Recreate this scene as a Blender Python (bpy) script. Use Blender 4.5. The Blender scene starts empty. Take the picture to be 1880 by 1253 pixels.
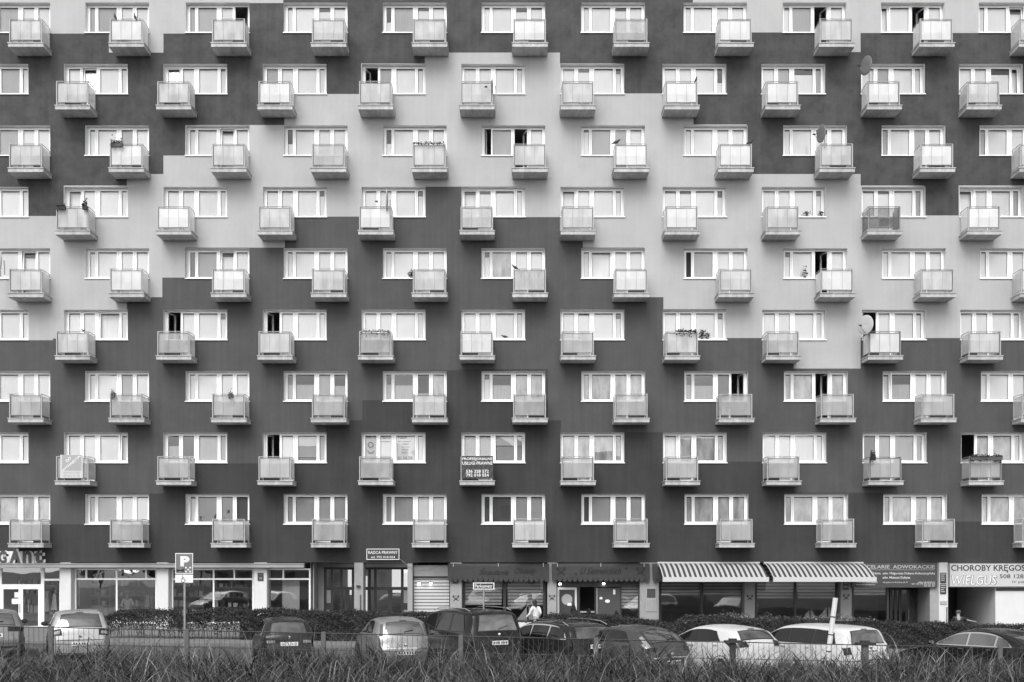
import bpy, math, random
import numpy as np
from mathutils import Vector, Matrix
R = math.radians
random.seed(7); rng = np.random.default_rng(7)
scene = bpy.context.scene
COL = scene.collection

# ------------------------------------------------------------------ camera, sky, sun, exposure
DC, CH, F = 52.0, 2.94, 2168.4          # distance camera-facade, camera height, focal length in photo pixels
cam = bpy.data.objects.new('camera', bpy.data.cameras.new('camera')); COL.objects.link(cam)
cam.location = (0, -DC, CH); cam.rotation_euler = (R(90), 0, 0)
cam.data.sensor_width = 36; cam.data.lens = F/1880*36; cam.data.shift_y = 418.5/1880
cam.data.clip_start = 0.1; cam.data.clip_end = 2000
scene.camera = cam
SUN_EL, SUN_AZ = R(47), R(194)          # high, behind the camera
world = bpy.data.worlds.new('World'); scene.world = world; world.use_nodes = True
nt = world.node_tree; nt.nodes.clear()
sky = nt.nodes.new('ShaderNodeTexSky'); sky.sky_type = 'NISHITA'; sky.sun_disc = False
sky.sun_elevation = SUN_EL; sky.sun_rotation = SUN_AZ; sky.dust_density = 1.0; sky.air_density = 1.0
bw = nt.nodes.new('ShaderNodeRGBToBW'); bg = nt.nodes.new('ShaderNodeBackground'); bg.inputs[1].default_value = 0.15
wo = nt.nodes.new('ShaderNodeOutputWorld')
nt.links.new(sky.outputs[0], bw.inputs[0])
_tc = nt.nodes.new('ShaderNodeTexCoord'); _mp = nt.nodes.new('ShaderNodeMapping'); _mp.inputs['Scale'].default_value = (1, 1, 2.6)
_cn = nt.nodes.new('ShaderNodeTexNoise'); _cn.inputs['Scale'].default_value = 3.2; _cn.inputs['Detail'].default_value = 7; _cn.inputs['Roughness'].default_value = .58
_cr = nt.nodes.new('ShaderNodeMapRange'); _cr.inputs[1].default_value = .36; _cr.inputs[2].default_value = .62; _cr.inputs[3].default_value = .62; _cr.inputs[4].default_value = 1.45
_cm = nt.nodes.new('ShaderNodeMath'); _cm.operation = 'MULTIPLY'
nt.links.new(_tc.outputs['Generated'], _mp.inputs[0]); nt.links.new(_mp.outputs[0], _cn.inputs['Vector']); nt.links.new(_cn.outputs['Fac'], _cr.inputs[0])
nt.links.new(bw.outputs[0], _cm.inputs[0]); nt.links.new(_cr.outputs[0], _cm.inputs[1]); nt.links.new(_cm.outputs[0], bg.inputs[0]); nt.links.new(bg.outputs[0], wo.inputs[0])
sl = bpy.data.lights.new('sun', 'SUN'); sl.energy = 1.15; sl.angle = R(40); sl.color = (1, 1, 1)
sun = bpy.data.objects.new('sun', sl); COL.objects.link(sun)
sun.rotation_euler = (R(90)-SUN_EL, 0, R(180)-SUN_AZ)
scene.view_settings.view_transform = 'Standard'; scene.view_settings.look = 'None'
scene.view_settings.exposure = 1.14; scene.view_settings.gamma = 1.0
scene.cycles.use_denoising = True
scene.cycles.max_bounces = 7; scene.cycles.diffuse_bounces = 3; scene.cycles.glossy_bounces = 3
scene.cycles.transparent_max_bounces = 16; scene.cycles.transmission_bounces = 4
scene.cycles.sample_clamp_indirect = 4.0; scene.cycles.caustics_reflective = False; scene.cycles.caustics_refractive = False

# ------------------------------------------------------------------ helpers
def S_(y): return F/(DC+y)
def PX(px, y=0.0): return (px-940)/S_(y)
def PZ(py, y=0.0): return CH+(1045-py)/S_(y)
def gz(x): return -0.0135*x             # the street falls gently to one side

def mat(name, v, rough=0.7, metal=0.0, var=0.0, scale=3.0, detail=6, bump=0.0, bscale=80, spec=0.5, coat=0.0, stretch=None, sharp=None, streak=0.0):
    m = bpy.data.materials.new(name); m.use_nodes = True
    n = m.node_tree.nodes; l = m.node_tree.links; b = n['Principled BSDF']
    b.inputs['Roughness'].default_value = rough; b.inputs['Metallic'].default_value = metal
    b.inputs['Base Color'].default_value = (v, v, v, 1); b.inputs['Specular IOR Level'].default_value = spec
    b.inputs['Coat Weight'].default_value = coat; b.inputs['Coat Roughness'].default_value = 0.04
    tc = n.new('ShaderNodeTexCoord'); src = tc.outputs['Object']
    if stretch:
        mp = n.new('ShaderNodeMapping'); mp.inputs['Scale'].default_value = stretch
        l.new(src, mp.inputs[0]); src = mp.outputs[0]
    if var > 0:
        nz = n.new('ShaderNodeTexNoise'); nz.inputs['Scale'].default_value = scale; nz.inputs['Detail'].default_value = detail
        nz.inputs['Roughness'].default_value = 0.62
        l.new(src, nz.inputs['Vector'])
        mr = n.new('ShaderNodeMapRange'); lo, hi = sharp or (0.25, 0.75)
        mr.inputs[1].default_value = lo; mr.inputs[2].default_value = hi
        mr.inputs[3].default_value = max(0, v*(1-var)); mr.inputs[4].default_value = v*(1+var)
        l.new(nz.outputs['Fac'], mr.inputs[0]); out = mr.outputs[0]
        if streak > 0:                                # rain streaks and the faint upright bands of separately painted strips
            for sc_, st_ in (((5.0, 1, .22), streak), ((.9, 1, .02), streak*.7), ((14.0, 1, 9.0), streak*.6)):
                mp2 = n.new('ShaderNodeMapping'); mp2.inputs['Scale'].default_value = sc_; n2 = n.new('ShaderNodeTexNoise'); n2.inputs['Scale'].default_value = 1; n2.inputs['Detail'].default_value = 4
                l.new(tc.outputs['Object'], mp2.inputs[0]); l.new(mp2.outputs[0], n2.inputs['Vector'])
                m2 = n.new('ShaderNodeMapRange'); m2.inputs[1].default_value = .3; m2.inputs[2].default_value = .7; m2.inputs[3].default_value = 1-st_; m2.inputs[4].default_value = 1+st_
                mm = n.new('ShaderNodeMath'); mm.operation = 'MULTIPLY'; l.new(n2.outputs['Fac'], m2.inputs[0]); l.new(out, mm.inputs[0]); l.new(m2.outputs[0], mm.inputs[1]); out = mm.outputs[0]
        l.new(out, b.inputs['Base Color'])
    if bump > 0:
        nb = n.new('ShaderNodeTexNoise'); nb.inputs['Scale'].default_value = bscale; nb.inputs['Detail'].default_value = 3
        l.new(tc.outputs['Object'], nb.inputs['Vector'])
        bp = n.new('ShaderNodeBump'); bp.inputs['Strength'].default_value = bump; bp.inputs['Distance'].default_value = 0.02
        l.new(nb.outputs['Fac'], bp.inputs['Height']); l.new(bp.outputs[0], b.inputs['Normal'])
    return m

def glass_mat(name, refl=0.3, tint=0.95, rough=0.0, wave=0.0):
    m = bpy.data.materials.new(name); m.use_nodes = True
    n = m.node_tree.nodes; l = m.node_tree.links; n.clear()
    o = n.new('ShaderNodeOutputMaterial'); mx = n.new('ShaderNodeMixShader')
    lw = n.new('ShaderNodeLayerWeight'); lw.inputs[0].default_value = 0.3
    mr = n.new('ShaderNodeMapRange'); mr.inputs[1].default_value = 0; mr.inputs[2].default_value = 1
    mr.inputs[3].default_value = refl; mr.inputs[4].default_value = 0.95
    l.new(lw.outputs['Fresnel'], mr.inputs[0])
    t = n.new('ShaderNodeBsdfTransparent'); t.inputs[0].default_value = (tint,)*3+(1,)
    g = n.new('ShaderNodeBsdfGlossy'); g.inputs['Roughness'].default_value = rough; g.inputs[0].default_value = (1, 1, 1, 1)
    if wave > 0:
        tc = n.new('ShaderNodeTexCoord'); nz = n.new('ShaderNodeTexNoise'); nz.inputs['Scale'].default_value = 0.9; nz.inputs['Detail'].default_value = 1
        bp = n.new('ShaderNodeBump'); bp.inputs['Strength'].default_value = wave; bp.inputs['Distance'].default_value = 0.05
        l.new(tc.outputs['Object'], nz.inputs['Vector']); l.new(nz.outputs['Fac'], bp.inputs['Height']); l.new(bp.outputs[0], g.inputs['Normal'])
    l.new(mr.outputs[0], mx.inputs[0]); l.new(t.outputs[0], mx.inputs[1]); l.new(g.outputs[0], mx.inputs[2]); l.new(mx.outputs[0], o.inputs[0])
    return m

def sheer_mat(name, v, thru=0.25, trans=0.25, stripes=0.0, sscale=30, rough=0.6, var=0.1):
    """thin cloth or frosted sheet: part transparent, part translucent, part diffuse"""
    m = bpy.data.materials.new(name); m.use_nodes = True
    n = m.node_tree.nodes; l = m.node_tree.links; n.clear()
    o = n.new('ShaderNodeOutputMaterial')
    d = n.new('ShaderNodeBsdfDiffuse'); d.inputs[0].default_value = (v,)*3+(1,)
    tr = n.new('ShaderNodeBsdfTranslucent'); tr.inputs[0].default_value = (v,)*3+(1,)
    tp = n.new('ShaderNodeBsdfTransparent')
    m1 = n.new('ShaderNodeMixShader'); m1.inputs[0].default_value = trans
    m2 = n.new('ShaderNodeMixShader'); m2.inputs[0].default_value = thru
    if var > 0:
        tc = n.new('ShaderNodeTexCoord'); nz = n.new('ShaderNodeTexNoise'); nz.inputs['Scale'].default_value = 1.6; nz.inputs['Detail'].default_value = 5
        mp = n.new('ShaderNodeMapping'); mp.inputs['Scale'].default_value = (2.0, 1, 0.7)
        l.new(tc.outputs['Object'], mp.inputs[0]); l.new(mp.outputs[0], nz.inputs['Vector'])
        mr = n.new('ShaderNodeMapRange'); mr.inputs[1].default_value = .3; mr.inputs[2].default_value = .7
        mr.inputs[3].default_value = v*(1-var); mr.inputs[4].default_value = min(.95, v*(1+var))
        l.new(nz.outputs['Fac'], mr.inputs[0]); l.new(mr.outputs[0], d.inputs[0])
    l.new(d.outputs[0], m1.inputs[1]); l.new(tr.outputs[0], m1.inputs[2])
    l.new(m1.outputs[0], m2.inputs[1]); l.new(tp.outputs[0], m2.inputs[2])
    l.new(m2.outputs[0], o.inputs[0])
    return m

def stripe_mat(name, a, b_, period, axis='X', duty=0.5, rough=0.7, soft=0.05):
    m = mat(name, a, rough); n = m.node_tree.nodes; l = m.node_tree.links
    tc = n['Texture Coordinate']; sp = n.new('ShaderNodeSeparateXYZ'); l.new(tc.outputs['Object'], sp.inputs[0])
    mu = n.new('ShaderNodeMath'); mu.operation = 'MULTIPLY'; mu.inputs[1].default_value = 1/period
    fr = n.new('ShaderNodeMath'); fr.operation = 'FRACT'
    pp = n.new('ShaderNodeMath'); pp.operation = 'PINGPONG'; pp.inputs[1].default_value = 0.5
    l.new(sp.outputs[axis], mu.inputs[0]); l.new(mu.outputs[0], fr.inputs[0]); l.new(fr.outputs[0], pp.inputs[0])
    mr = n.new('ShaderNodeMapRange'); mr.inputs[1].default_value = duty/2-soft; mr.inputs[2].default_value = duty/2+soft
    mr.inputs[3].default_value = a; mr.inputs[4].default_value = b_
    l.new(pp.outputs[0], mr.inputs[0]); l.new(mr.outputs[0], n['Principled BSDF'].inputs['Base Color'])
    return m

def attr_mat(name, lo, hi, rough=0.6, spec=0.3, trans=0.0):
    """foliage: each leaf or blade has its own grey, stored in a face attribute called tint"""
    m = mat(name, lo, rough, spec=spec); n = m.node_tree.nodes; l = m.node_tree.links
    at = n.new('ShaderNodeAttribute'); at.attribute_name = 'tint'
    mr = n.new('ShaderNodeMapRange'); mr.inputs[3].default_value = lo; mr.inputs[4].default_value = hi
    l.new(at.outputs['Fac'], mr.inputs[0]); l.new(mr.outputs[0], n['Principled BSDF'].inputs['Base Color'])
    return m

class MB:
    def __init__(s): s.v = []; s.f = []; s.m = []; s.sm = False
    def quad(s, a, b, c, d, m=0):
        i = len(s.v); s.v += [tuple(a), tuple(b), tuple(c), tuple(d)]; s.f.append((i, i+1, i+2, i+3)); s.m.append(m)
    def poly(s, pts, m=0):
        i = len(s.v); s.v += [tuple(p) for p in pts]; s.f.append(tuple(range(i, i+len(pts)))); s.m.append(m)
    def box(s, x0, x1, y0, y1, z0, z1, m=0, bv=0.0):
        if bv > 0:
            return s.bbox(x0, x1, y0, y1, z0, z1, m, bv)
        i = len(s.v)
        s.v += [(x0, y0, z0), (x1, y0, z0), (x1, y1, z0), (x0, y1, z0), (x0, y0, z1), (x1, y0, z1), (x1, y1, z1), (x0, y1, z1)]
        for f in ((0, 3, 2, 1), (4, 5, 6, 7), (0, 1, 5, 4), (1, 2, 6, 5), (2, 3, 7, 6), (3, 0, 4, 7)):
            s.f.append(tuple(i+k for k in f)); s.m.append(m)
    def bbox(s, x0, x1, y0, y1, z0, z1, m, b):
        # chamfered front/vertical edges: an octagonal prism along z plus caps
        ring = [(x0+b, y0), (x1-b, y0), (x1, y0+b), (x1, y1-b), (x1-b, y1), (x0+b, y1), (x0, y1-b), (x0, y0+b)]
        s.prism([(x, y, z0) for x, y in ring], [(x, y, z1) for x, y in ring], m)
    def prism(s, r0, r1, m=0, caps=True):
        n = len(r0); i = len(s.v); s.v += [tuple(p) for p in r0]+[tuple(p) for p in r1]
        for k in range(n):
            s.f.append((i+k, i+(k+1) % n, i+n+(k+1) % n, i+n+k)); s.m.append(m)
        if caps:
            s.f.append(tuple(i+n-1-k for k in range(n))); s.m.append(m); s.f.append(tuple(i+n+k for k in range(n))); s.m.append(m)
    def tube(s, pts, r, n=6, m=0, r2=None):
        pts = [Vector(p) for p in pts]; rings = []
        for k, p in enumerate(pts):
            d = (pts[min(k+1, len(pts)-1)]-pts[max(k-1, 0)]).normalized()
            a = Vector((0, 0, 1)) if abs(d.z) < .9 else Vector((1, 0, 0))
            u = d.cross(a).normalized(); w = d.cross(u)
            rr = r if r2 is None else r+(r2-r)*k/(len(pts)-1)
            rings.append([p+u*(rr*math.cos(2*math.pi*j/n))+w*(rr*math.sin(2*math.pi*j/n)) for j in range(n)])
        i = len(s.v)
        for q in rings: s.v += [tuple(p) for p in q]
        for k in range(len(pts)-1):
            for j in range(n):
                a = i+k*n+j; b = i+k*n+(j+1) % n
                s.f.append((a, b, b+n, a+n)); s.m.append(m)
        s.f.append(tuple(i+n-1-j for j in range(n))); s.m.append(m)
        e = i+(len(pts)-1)*n; s.f.append(tuple(e+j for j in range(n))); s.m.append(m)
    def lathe(s, prof, c=(0, 0, 0), axis='z', n=16, m=0):
        i = len(s.v)
        for r, h in prof:
            for j in range(n):
                a = 2*math.pi*j/n; p = (r*math.cos(a), r*math.sin(a), h)
                if axis == 'x': p = (h, r*math.cos(a), r*math.sin(a))
                elif axis == 'y': p = (r*math.cos(a), h, r*math.sin(a))
                s.v.append((p[0]+c[0], p[1]+c[1], p[2]+c[2]))
        for k in range(len(prof)-1):
            for j in range(n):
                a = i+k*n+j; b = i+k*n+(j+1) % n
                s.f.append((a, b, b+n, a+n)); s.m.append(m)
    def grid(s, P, m=0):
        nu, nv = len(P), len(P[0]); i = len(s.v)
        for row in P: s.v += [tuple(p) for p in row]
        for a in range(nu-1):
            for b in range(nv-1):
                s.f.append((i+a*nv+b, i+a*nv+b+1, i+(a+1)*nv+b+1, i+(a+1)*nv+b)); s.m.append(m)
    def mesh(s, mesh, M=None, m=0):
        i = len(s.v)
        for v in mesh.vertices:
            s.v.append(tuple(M @ v.co) if M else tuple(v.co))
        for p in mesh.polygons:
            s.f.append(tuple(i+k for k in p.vertices)); s.m.append(m)
    def build(s, name, mats, parent=None, smooth=None, kind=None, fix=True):
        me = bpy.data.meshes.new(name); me.from_pydata(s.v, [], s.f)
        if not isinstance(mats, (list, tuple)): mats = [mats]
        for x in mats: me.materials.append(x)
        if len(mats) > 1: me.polygons.foreach_set('material_index', s.m)
        if smooth or s.sm: me.polygons.foreach_set('use_smooth', [True]*len(me.polygons))
        me.update()
        o = bpy.data.objects.new(name, me); COL.objects.link(o)
        if parent: o.parent = parent
        if kind: o['kind'] = kind
        return o

def tag(o, label, cat, group=None, kind=None):
    if label: o['label'] = label
    if cat: o['category'] = cat
    if group: o['group'] = group
    if kind: o['kind'] = kind
    return o
def thing(name, label, cat, loc=(0, 0, 0), rz=0.0, group=None):
    o = bpy.data.objects.new(name, None); COL.objects.link(o); o.location = loc; o.rotation_euler = (0, 0, rz)
    return tag(o, label, cat, group)
def copy_tree(o, parent=None):
    c = o.copy(); COL.objects.link(c)
    if parent: c.parent = parent
    for ch in list(o.children): copy_tree(ch, c)
    return c

_txt = {}
def text(mb, s, x, z, w=None, h=None, y=0.0, m=0, bold=0.0, shear=0.0, align='L', depth=0.006, space=1.0, rot=0.0, sx=None):
    """lettering laid on a vertical face that looks to -y: x,z is the lower-left corner (or centre) of the box w x h"""
    cu = bpy.data.curves.new('lettering', 'FONT'); cu.body = s; cu.size = 1; cu.offset = bold; cu.shear = shear; cu.extrude = 0.0
    cu.space_character = space; cu.resolution_u = 3
    ob = bpy.data.objects.new('lettering', cu)
    me = bpy.data.meshes.new_from_object(ob)
    co = np.array([v.co[:] for v in me.vertices]); lo = co.min(0); hi = co.max(0)
    kx = (w/(hi[0]-lo[0])) if w else None; kz = (h/(hi[1]-lo[1])) if h else None
    if kx is None: kx = kz
    if kz is None: kz = kx
    W_, H_ = (hi[0]-lo[0])*kx, (hi[1]-lo[1])*kz
    ox, oz = (0, 0) if align == 'L' else (-W_/2, -H_/2)
    i = len(mb.v); ca, sa = math.cos(rot), math.sin(rot)
    for c in co:
        a = (c[0]-lo[0])*kx+ox; b = (c[1]-lo[1])*kz+oz
        mb.v.append((x+a*ca-b*sa, y-depth, z+a*sa+b*ca))
    for p in me.polygons: mb.f.append(tuple(i+k for k in p.vertices)); mb.m.append(m)
    bpy.data.meshes.remove(me); bpy.data.objects.remove(ob); bpy.data.curves.remove(cu)

# ------------------------------------------------------------------ materials
P_DARK = mat('paint_charcoal', 0.050, 0.85, streak=.11, var=0.46, scale=1.3, bump=0.35, bscale=60)
P_LIGHT = mat('paint_pale', 0.385, 0.85, streak=.03, var=0.08, scale=0.9, bump=0.3, bscale=60)
P_MID = mat('paint_grey', 0.064, 0.85, streak=.09, var=0.14, scale=1.2, bump=0.3, bscale=60)
P_LOW = mat('paint_deep_grey', 0.034, 0.85, streak=.12, var=0.18, scale=1.0, bump=0.3, bscale=60)
REVEAL = mat('reveal_plaster', 0.62, 0.8, var=0.12, scale=2.5)
FRAME = mat('white_frame', 0.86, 0.35, var=0.03, scale=4)
GASKET_SHADE = mat('gasket_and_head_shade', 0.05, 0.7)
CONC = mat('balcony_concrete', 0.40, 0.85, streak=.16, var=0.2, scale=5, bump=0.3, bscale=40)
RAIL = mat('painted_rail', 0.34, 0.5, var=0.15, scale=6)
GAP_SHADE = mat('rail_gap_shade', 0.07, 0.6)
RAIL_D = mat('grey_rail', 0.20, 0.5, var=0.15, scale=6)
GLASS = glass_mat('window_glass', 0.05, 0.99, wave=0.02)
SHOPGLASS = glass_mat('shop_glass', 0.16, 0.9, wave=0.05)
SHEER = [sheer_mat('net_curtain_%s' % w, v, t, .04, var=.05) for w, v, t in (('white', .94, .0), ('pale', .94, .0), ('grey', .50, .10))]
DRAPE = sheer_mat('patterned_drape', .58, .04, .12, var=0.45)
BLIND = sheer_mat('roller_blind', .82, .0, .3, var=0.04)
BLACKCURT = mat('dark_curtain', 0.03, 0.9, var=.4, scale=3, stretch=(8, 1, .3))
DIM = sheer_mat('dim_curtain', .16, .15, .1)
ROOM = mat('room_wall', 0.30, 0.9, var=0.2, scale=0.6)
PANEL = sheer_mat('frosted_panel', .84, .09, .40, var=0.10)
PANEL_G = sheer_mat('frosted_panel_grey', .60, .16, .45, var=0.14)
PANELS = [PANEL]+[sheer_mat('frosted_panel_worn', v, th, tr_, var=vr) for v, th, tr_, vr in ((.80, .06, .40, .14), (.70, .11, .45, .18), (.86, .16, .35, .08), (.66, .08, .40, .22))]
PANELS_G = [PANEL_G]+[sheer_mat('frosted_panel_grimy_dim', v, th, tr_, var=vr) for v, th, tr_, vr in ((.50, .16, .40, .2), (.66, .12, .40, .16), (.54, .22, .40, .14))]
PANEL_D = sheer_mat('frosted_panel_dark', .16, .32, .40, var=0.2)
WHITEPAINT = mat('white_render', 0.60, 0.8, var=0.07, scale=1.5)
PLINTH_D = mat('darkened_plinth', 0.22, 0.85, var=.3, scale=3)  # white plinth darkened to quiet the pale specks seen through the hedge
GREYREND = mat('grey_render', 0.29, 0.85, var=0.12, scale=2)
DARKFRAME = mat('dark_frame', 0.025, 0.45)
BLACK = mat('black_void', 0.012, 0.8)
METAL = mat('galvanised_metal', 0.33, 0.45, 0.5, var=.1)
AWN = mat('awning_cloth', 0.040, 0.85, var=0.15, scale=4)
AWN_T = mat('awning_letters', 0.016, 0.8)
SIGN_D = mat('sign_dark', 0.035, 0.5)
SIGN_B = mat('board_pale', 0.48, 0.5)
SIGN_P = mat('parking_plate', 0.15, 0.5)
SIGN_M = mat('sign_grey', 0.05, 0.5, var=.05)
SIGN_W = mat('sign_white', 0.74, 0.5)
SIGN_L = mat('sign_letters', 0.68, 0.5)
SIGN_G = mat('sign_letters_grey', 0.34, 0.5)
ASPH = mat('asphalt', 0.085, 0.9, var=0.25, scale=1.2, bump=0.5, bscale=90)
PAVE = mat('paving', 0.17, 0.9, var=0.15, scale=2.5, bump=0.3)
EARTH = mat('earth', 0.035, 0.95, var=0.4, scale=2)
TYRE = mat('tyre', 0.02, 0.85)
RIM = mat('alloy_rim', 0.55, 0.3, 0.8)
BRIGHTGLASS = glass_mat('mirroring_shop_glass', 0.42, 0.9, wave=0.10)
CARGLASS = mat('car_glass', 0.006, 0.03, bump=.12, bscale=2.5); CARGLASS.node_tree.nodes['Principled BSDF'].inputs['IOR'].default_value = 1.5
REARGLASS = mat('rear_glass', 0.03, 0.03); REARGLASS.node_tree.nodes['Principled BSDF'].inputs['IOR'].default_value = 2.7
DARKPLASTIC = mat('dark_plastic', 0.025, 0.5)
LAMP_D = mat('tail_lamp', 0.02, 0.3, spec=.25)
LAMP_L = mat('clear_lamp', 0.26, 0.15, coat=1.0)
CHROME = mat('chrome', 0.7, 0.15, 1.0)
PLATE = mat('number_plate', 0.75, 0.4)
SHUT = stripe_mat('shutter_slats', 0.07, 0.52, 0.145, 'Z', 0.30, 0.5, soft=.08)
AWNBAR = mat('awning_bar', 0.50, 0.5)
STRIPE = stripe_mat('striped_awning', 0.42, 0.04, 0.2165, 'X', 0.5, 0.85)
GRASS = attr_mat('grass_blades', 0.004, 0.29, 0.5, 0.4)
HEDGE = attr_mat('hedge_leaves', 0.008, 0.060, 0.55, 0.4)
PLANT = attr_mat('plant_leaves', 0.03, 0.18, 0.5, 0.4)
FLOWER = mat('pale_petals', 0.5, 0.7)
BARK = mat('bark', 0.05, 0.9, var=.3, scale=6)
SKIN = mat('skin', 0.27, 0.6); HAIR = mat('dark_hair', 0.018, 0.5); CLOTH_L = mat('pale_jacket', 0.62, 0.85, var=.08); CLOTH_D = mat('dark_cloth', 0.018, 0.9); HAIR_L = mat('fair_hair', 0.07, 0.6)
BIRD = mat('bird_plumage', 0.03, 0.6, var=.5, scale=30)
DISH_L = mat('pale_dish', 0.42, 0.5); DISH_G = mat('grey_dish', 0.15, 0.5)
TERRA = mat('planter_box', 0.10, 0.8)
GLOW = bpy.data.materials.new('lit_spot'); GLOW.use_nodes = True
_b = GLOW.node_tree.nodes['Principled BSDF']; _b.inputs['Emission Color'].default_value = (1, 1, 1, 1); _b.inputs['Emission Strength'].default_value = 6

HALLW = bpy.data.materials.new('glowing_hall_window'); HALLW.use_nodes = True
_h = HALLW.node_tree.nodes['Principled BSDF']; _h.inputs['Base Color'].default_value = (.6, .6, .6, 1); _h.inputs['Emission Color'].default_value = (1, 1, 1, 1); _h.inputs['Emission Strength'].default_value = .42  # emission stands in for daylight from behind the hall

# ------------------------------------------------------------------ the setting
def sheet(name, m, x0, x1, y0, y1, dz=0.0, nx=2, ny=2, fn=None):
    b = MB(); P = []
    for i in range(nx):
        x = x0+(x1-x0)*i/(nx-1)
        P.append([(x, y0+(y1-y0)*j/(ny-1), (fn(x, y0+(y1-y0)*j/(ny-1)) if fn else max(-1.2, min(1.2, gz(x)))+dz)) for j in range(ny)])
    b.grid(P); return b.build(name, m, kind='structure')
b = MB(); xs = [-900, -89, 89, 900]; P = [[(x, y, max(-1.2, min(1.2, gz(x)))) for y in (-900, 900)] for x in xs]; b.grid(P); b.build('ground', ASPH, kind='structure')
b = MB(); P = [[(x, y, gz(x)+.10) for y in (-9.2, 8)] for x in (-60, 60)]; b.grid(P)
P = [[(x, -9.2, gz(x)+z) for z in (0.0, .10)] for x in (-60, 60)]; b.grid(P); b.build('pavement', PAVE, kind='structure')
def bank_z(x, y):
    d = y+DC                                     # metres in front of the camera
    t = min(1, max(0, (28.5-d)/6.0)); t = t*t*(3-2*t)
    return gz(x)*(1-.2*t)-0.05+t*.84+0.07*math.sin(x*1.3+y*.7)*t+.05*math.sin(x*3.1-y*1.9)*t
sheet('grass_bank', EARTH, -40, 40, -70, -23, nx=90, ny=70, fn=bank_z)

# ------------------------------------------------------------------ the apartment block: painted wall with real openings
ODD = [-25, 156.5, 341, 521, 703, 884, 1067, 1255, 1437, 1617.5, 1797]
EVEN = [-65, 117.5, 300, 482.5, 664, 847, 1029, 1216, 1397.5, 1580.5, 1760]
OW = 117.0
def skew(px, r): return max(0, (px-1000)/800)*5.5*(r-1)/8
def bottom(r): return 61+112.8*(r-1)
def steps(tab):
    def f(px):
        for a, b_, v in tab:
            if a <= px < b_: return v
        return tab[-1][2]
    return f
b1 = steps([(-999, 200, 62), (200, 300, 97), (300, 455, 62), (455, 520, 6), (520, 1272, -999), (1272, 1370, 6), (1370, 1500, 60), (1500, 1580, 96), (1580, 9999, 61)])
b2 = steps([(-999, 117, 397), (117, 233, 341), (233, 300, 320), (300, 340, 286), (340, 522, 230), (522, 663, 173), (663, 780, 117), (780, 1028, 97), (1028, 1143, 117), (1143, 1273, 172), (1273, 1371, 229), (1371, 1580, 320), (1580, 1697, 341), (1697, 1760, 396), (1760, 9999, 341)])
b3 = steps([(-999, 97, 625), (97, 233, 622), (233, 298, 546), (298, 340, 510), (340, 523, 455), (523, 780, 398), (780, 960, 343), (960, 1028, 399), (1028, 1070, 443), (1070, 1183, 455), (1183, 1218, 546), (1218, 1333, 568), (1333, 1457, 621), (1457, 1580, 677), (1580, 9999, 621)])
b4 = steps([(-999, 155, 963), (155, 300, 906), (300, 598, 851), (598, 640, 783), (640, 665, 772), (665, 703, 735), (703, 843, 680), (843, 1006, 678), (1006, 1030, 772), (1030, 1333, 794), (1333, 1458, 848), (1458, 1624, 905), (1624, 1741, 908), (1741, 9999, 958)])
XCUT = [200, 300, 455, 520, 1272, 1370, 1500, 1580, 117, 233, 340, 522, 663, 780, 1028, 1143, 1273, 1371, 1697, 1760, 97, 298, 523, 960, 1070, 1183, 1218, 1333, 1457, 155, 598, 640, 665, 703, 843, 1006, 1030, 1458, 1624, 1741]
ZCUT = [62, 97, 6, 60, 96, 61, 397, 341, 320, 286, 230, 173, 117, 172, 229, 396, 625, 622, 546, 510, 455, 398, 343, 399, 443, 568, 621, 677, 963, 906, 851, 783, 772, 735, 680, 678, 794, 848, 905, 908, 958]
def zone(px, py):
    if py > b4(px): return 3
    if py > b3(px): return 2
    if py > b2(px): return 1
    if py > b1(px): return 0
    return 1
DOORFR = {1: (.512, .735), 0: (.265, .488)}
block = thing('apartment_block', 'tall apartment block painted in stepped grey zones, with rows of staggered balconies', 'apartment block')
YR = 0.40
openings = []
for r in range(1, 10):
    odd = r % 2
    for L in (ODD if odd else EVEN):
        l0 = L+skew(L, r); a, c = DOORFR[odd]
        openings.append((r, odd, l0, l0+OW, bottom(r)-56, bottom(r), l0+OW*a, l0+OW*c))
w = MB()
bands = [(-260, 0.5)]+[(bottom(r)-60.5, bottom(r)+52.3) for r in range(1, 9)]+[(bottom(9)-60.5, 1033)]
bands[0] = (-260, bottom(1)-60.5)
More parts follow.
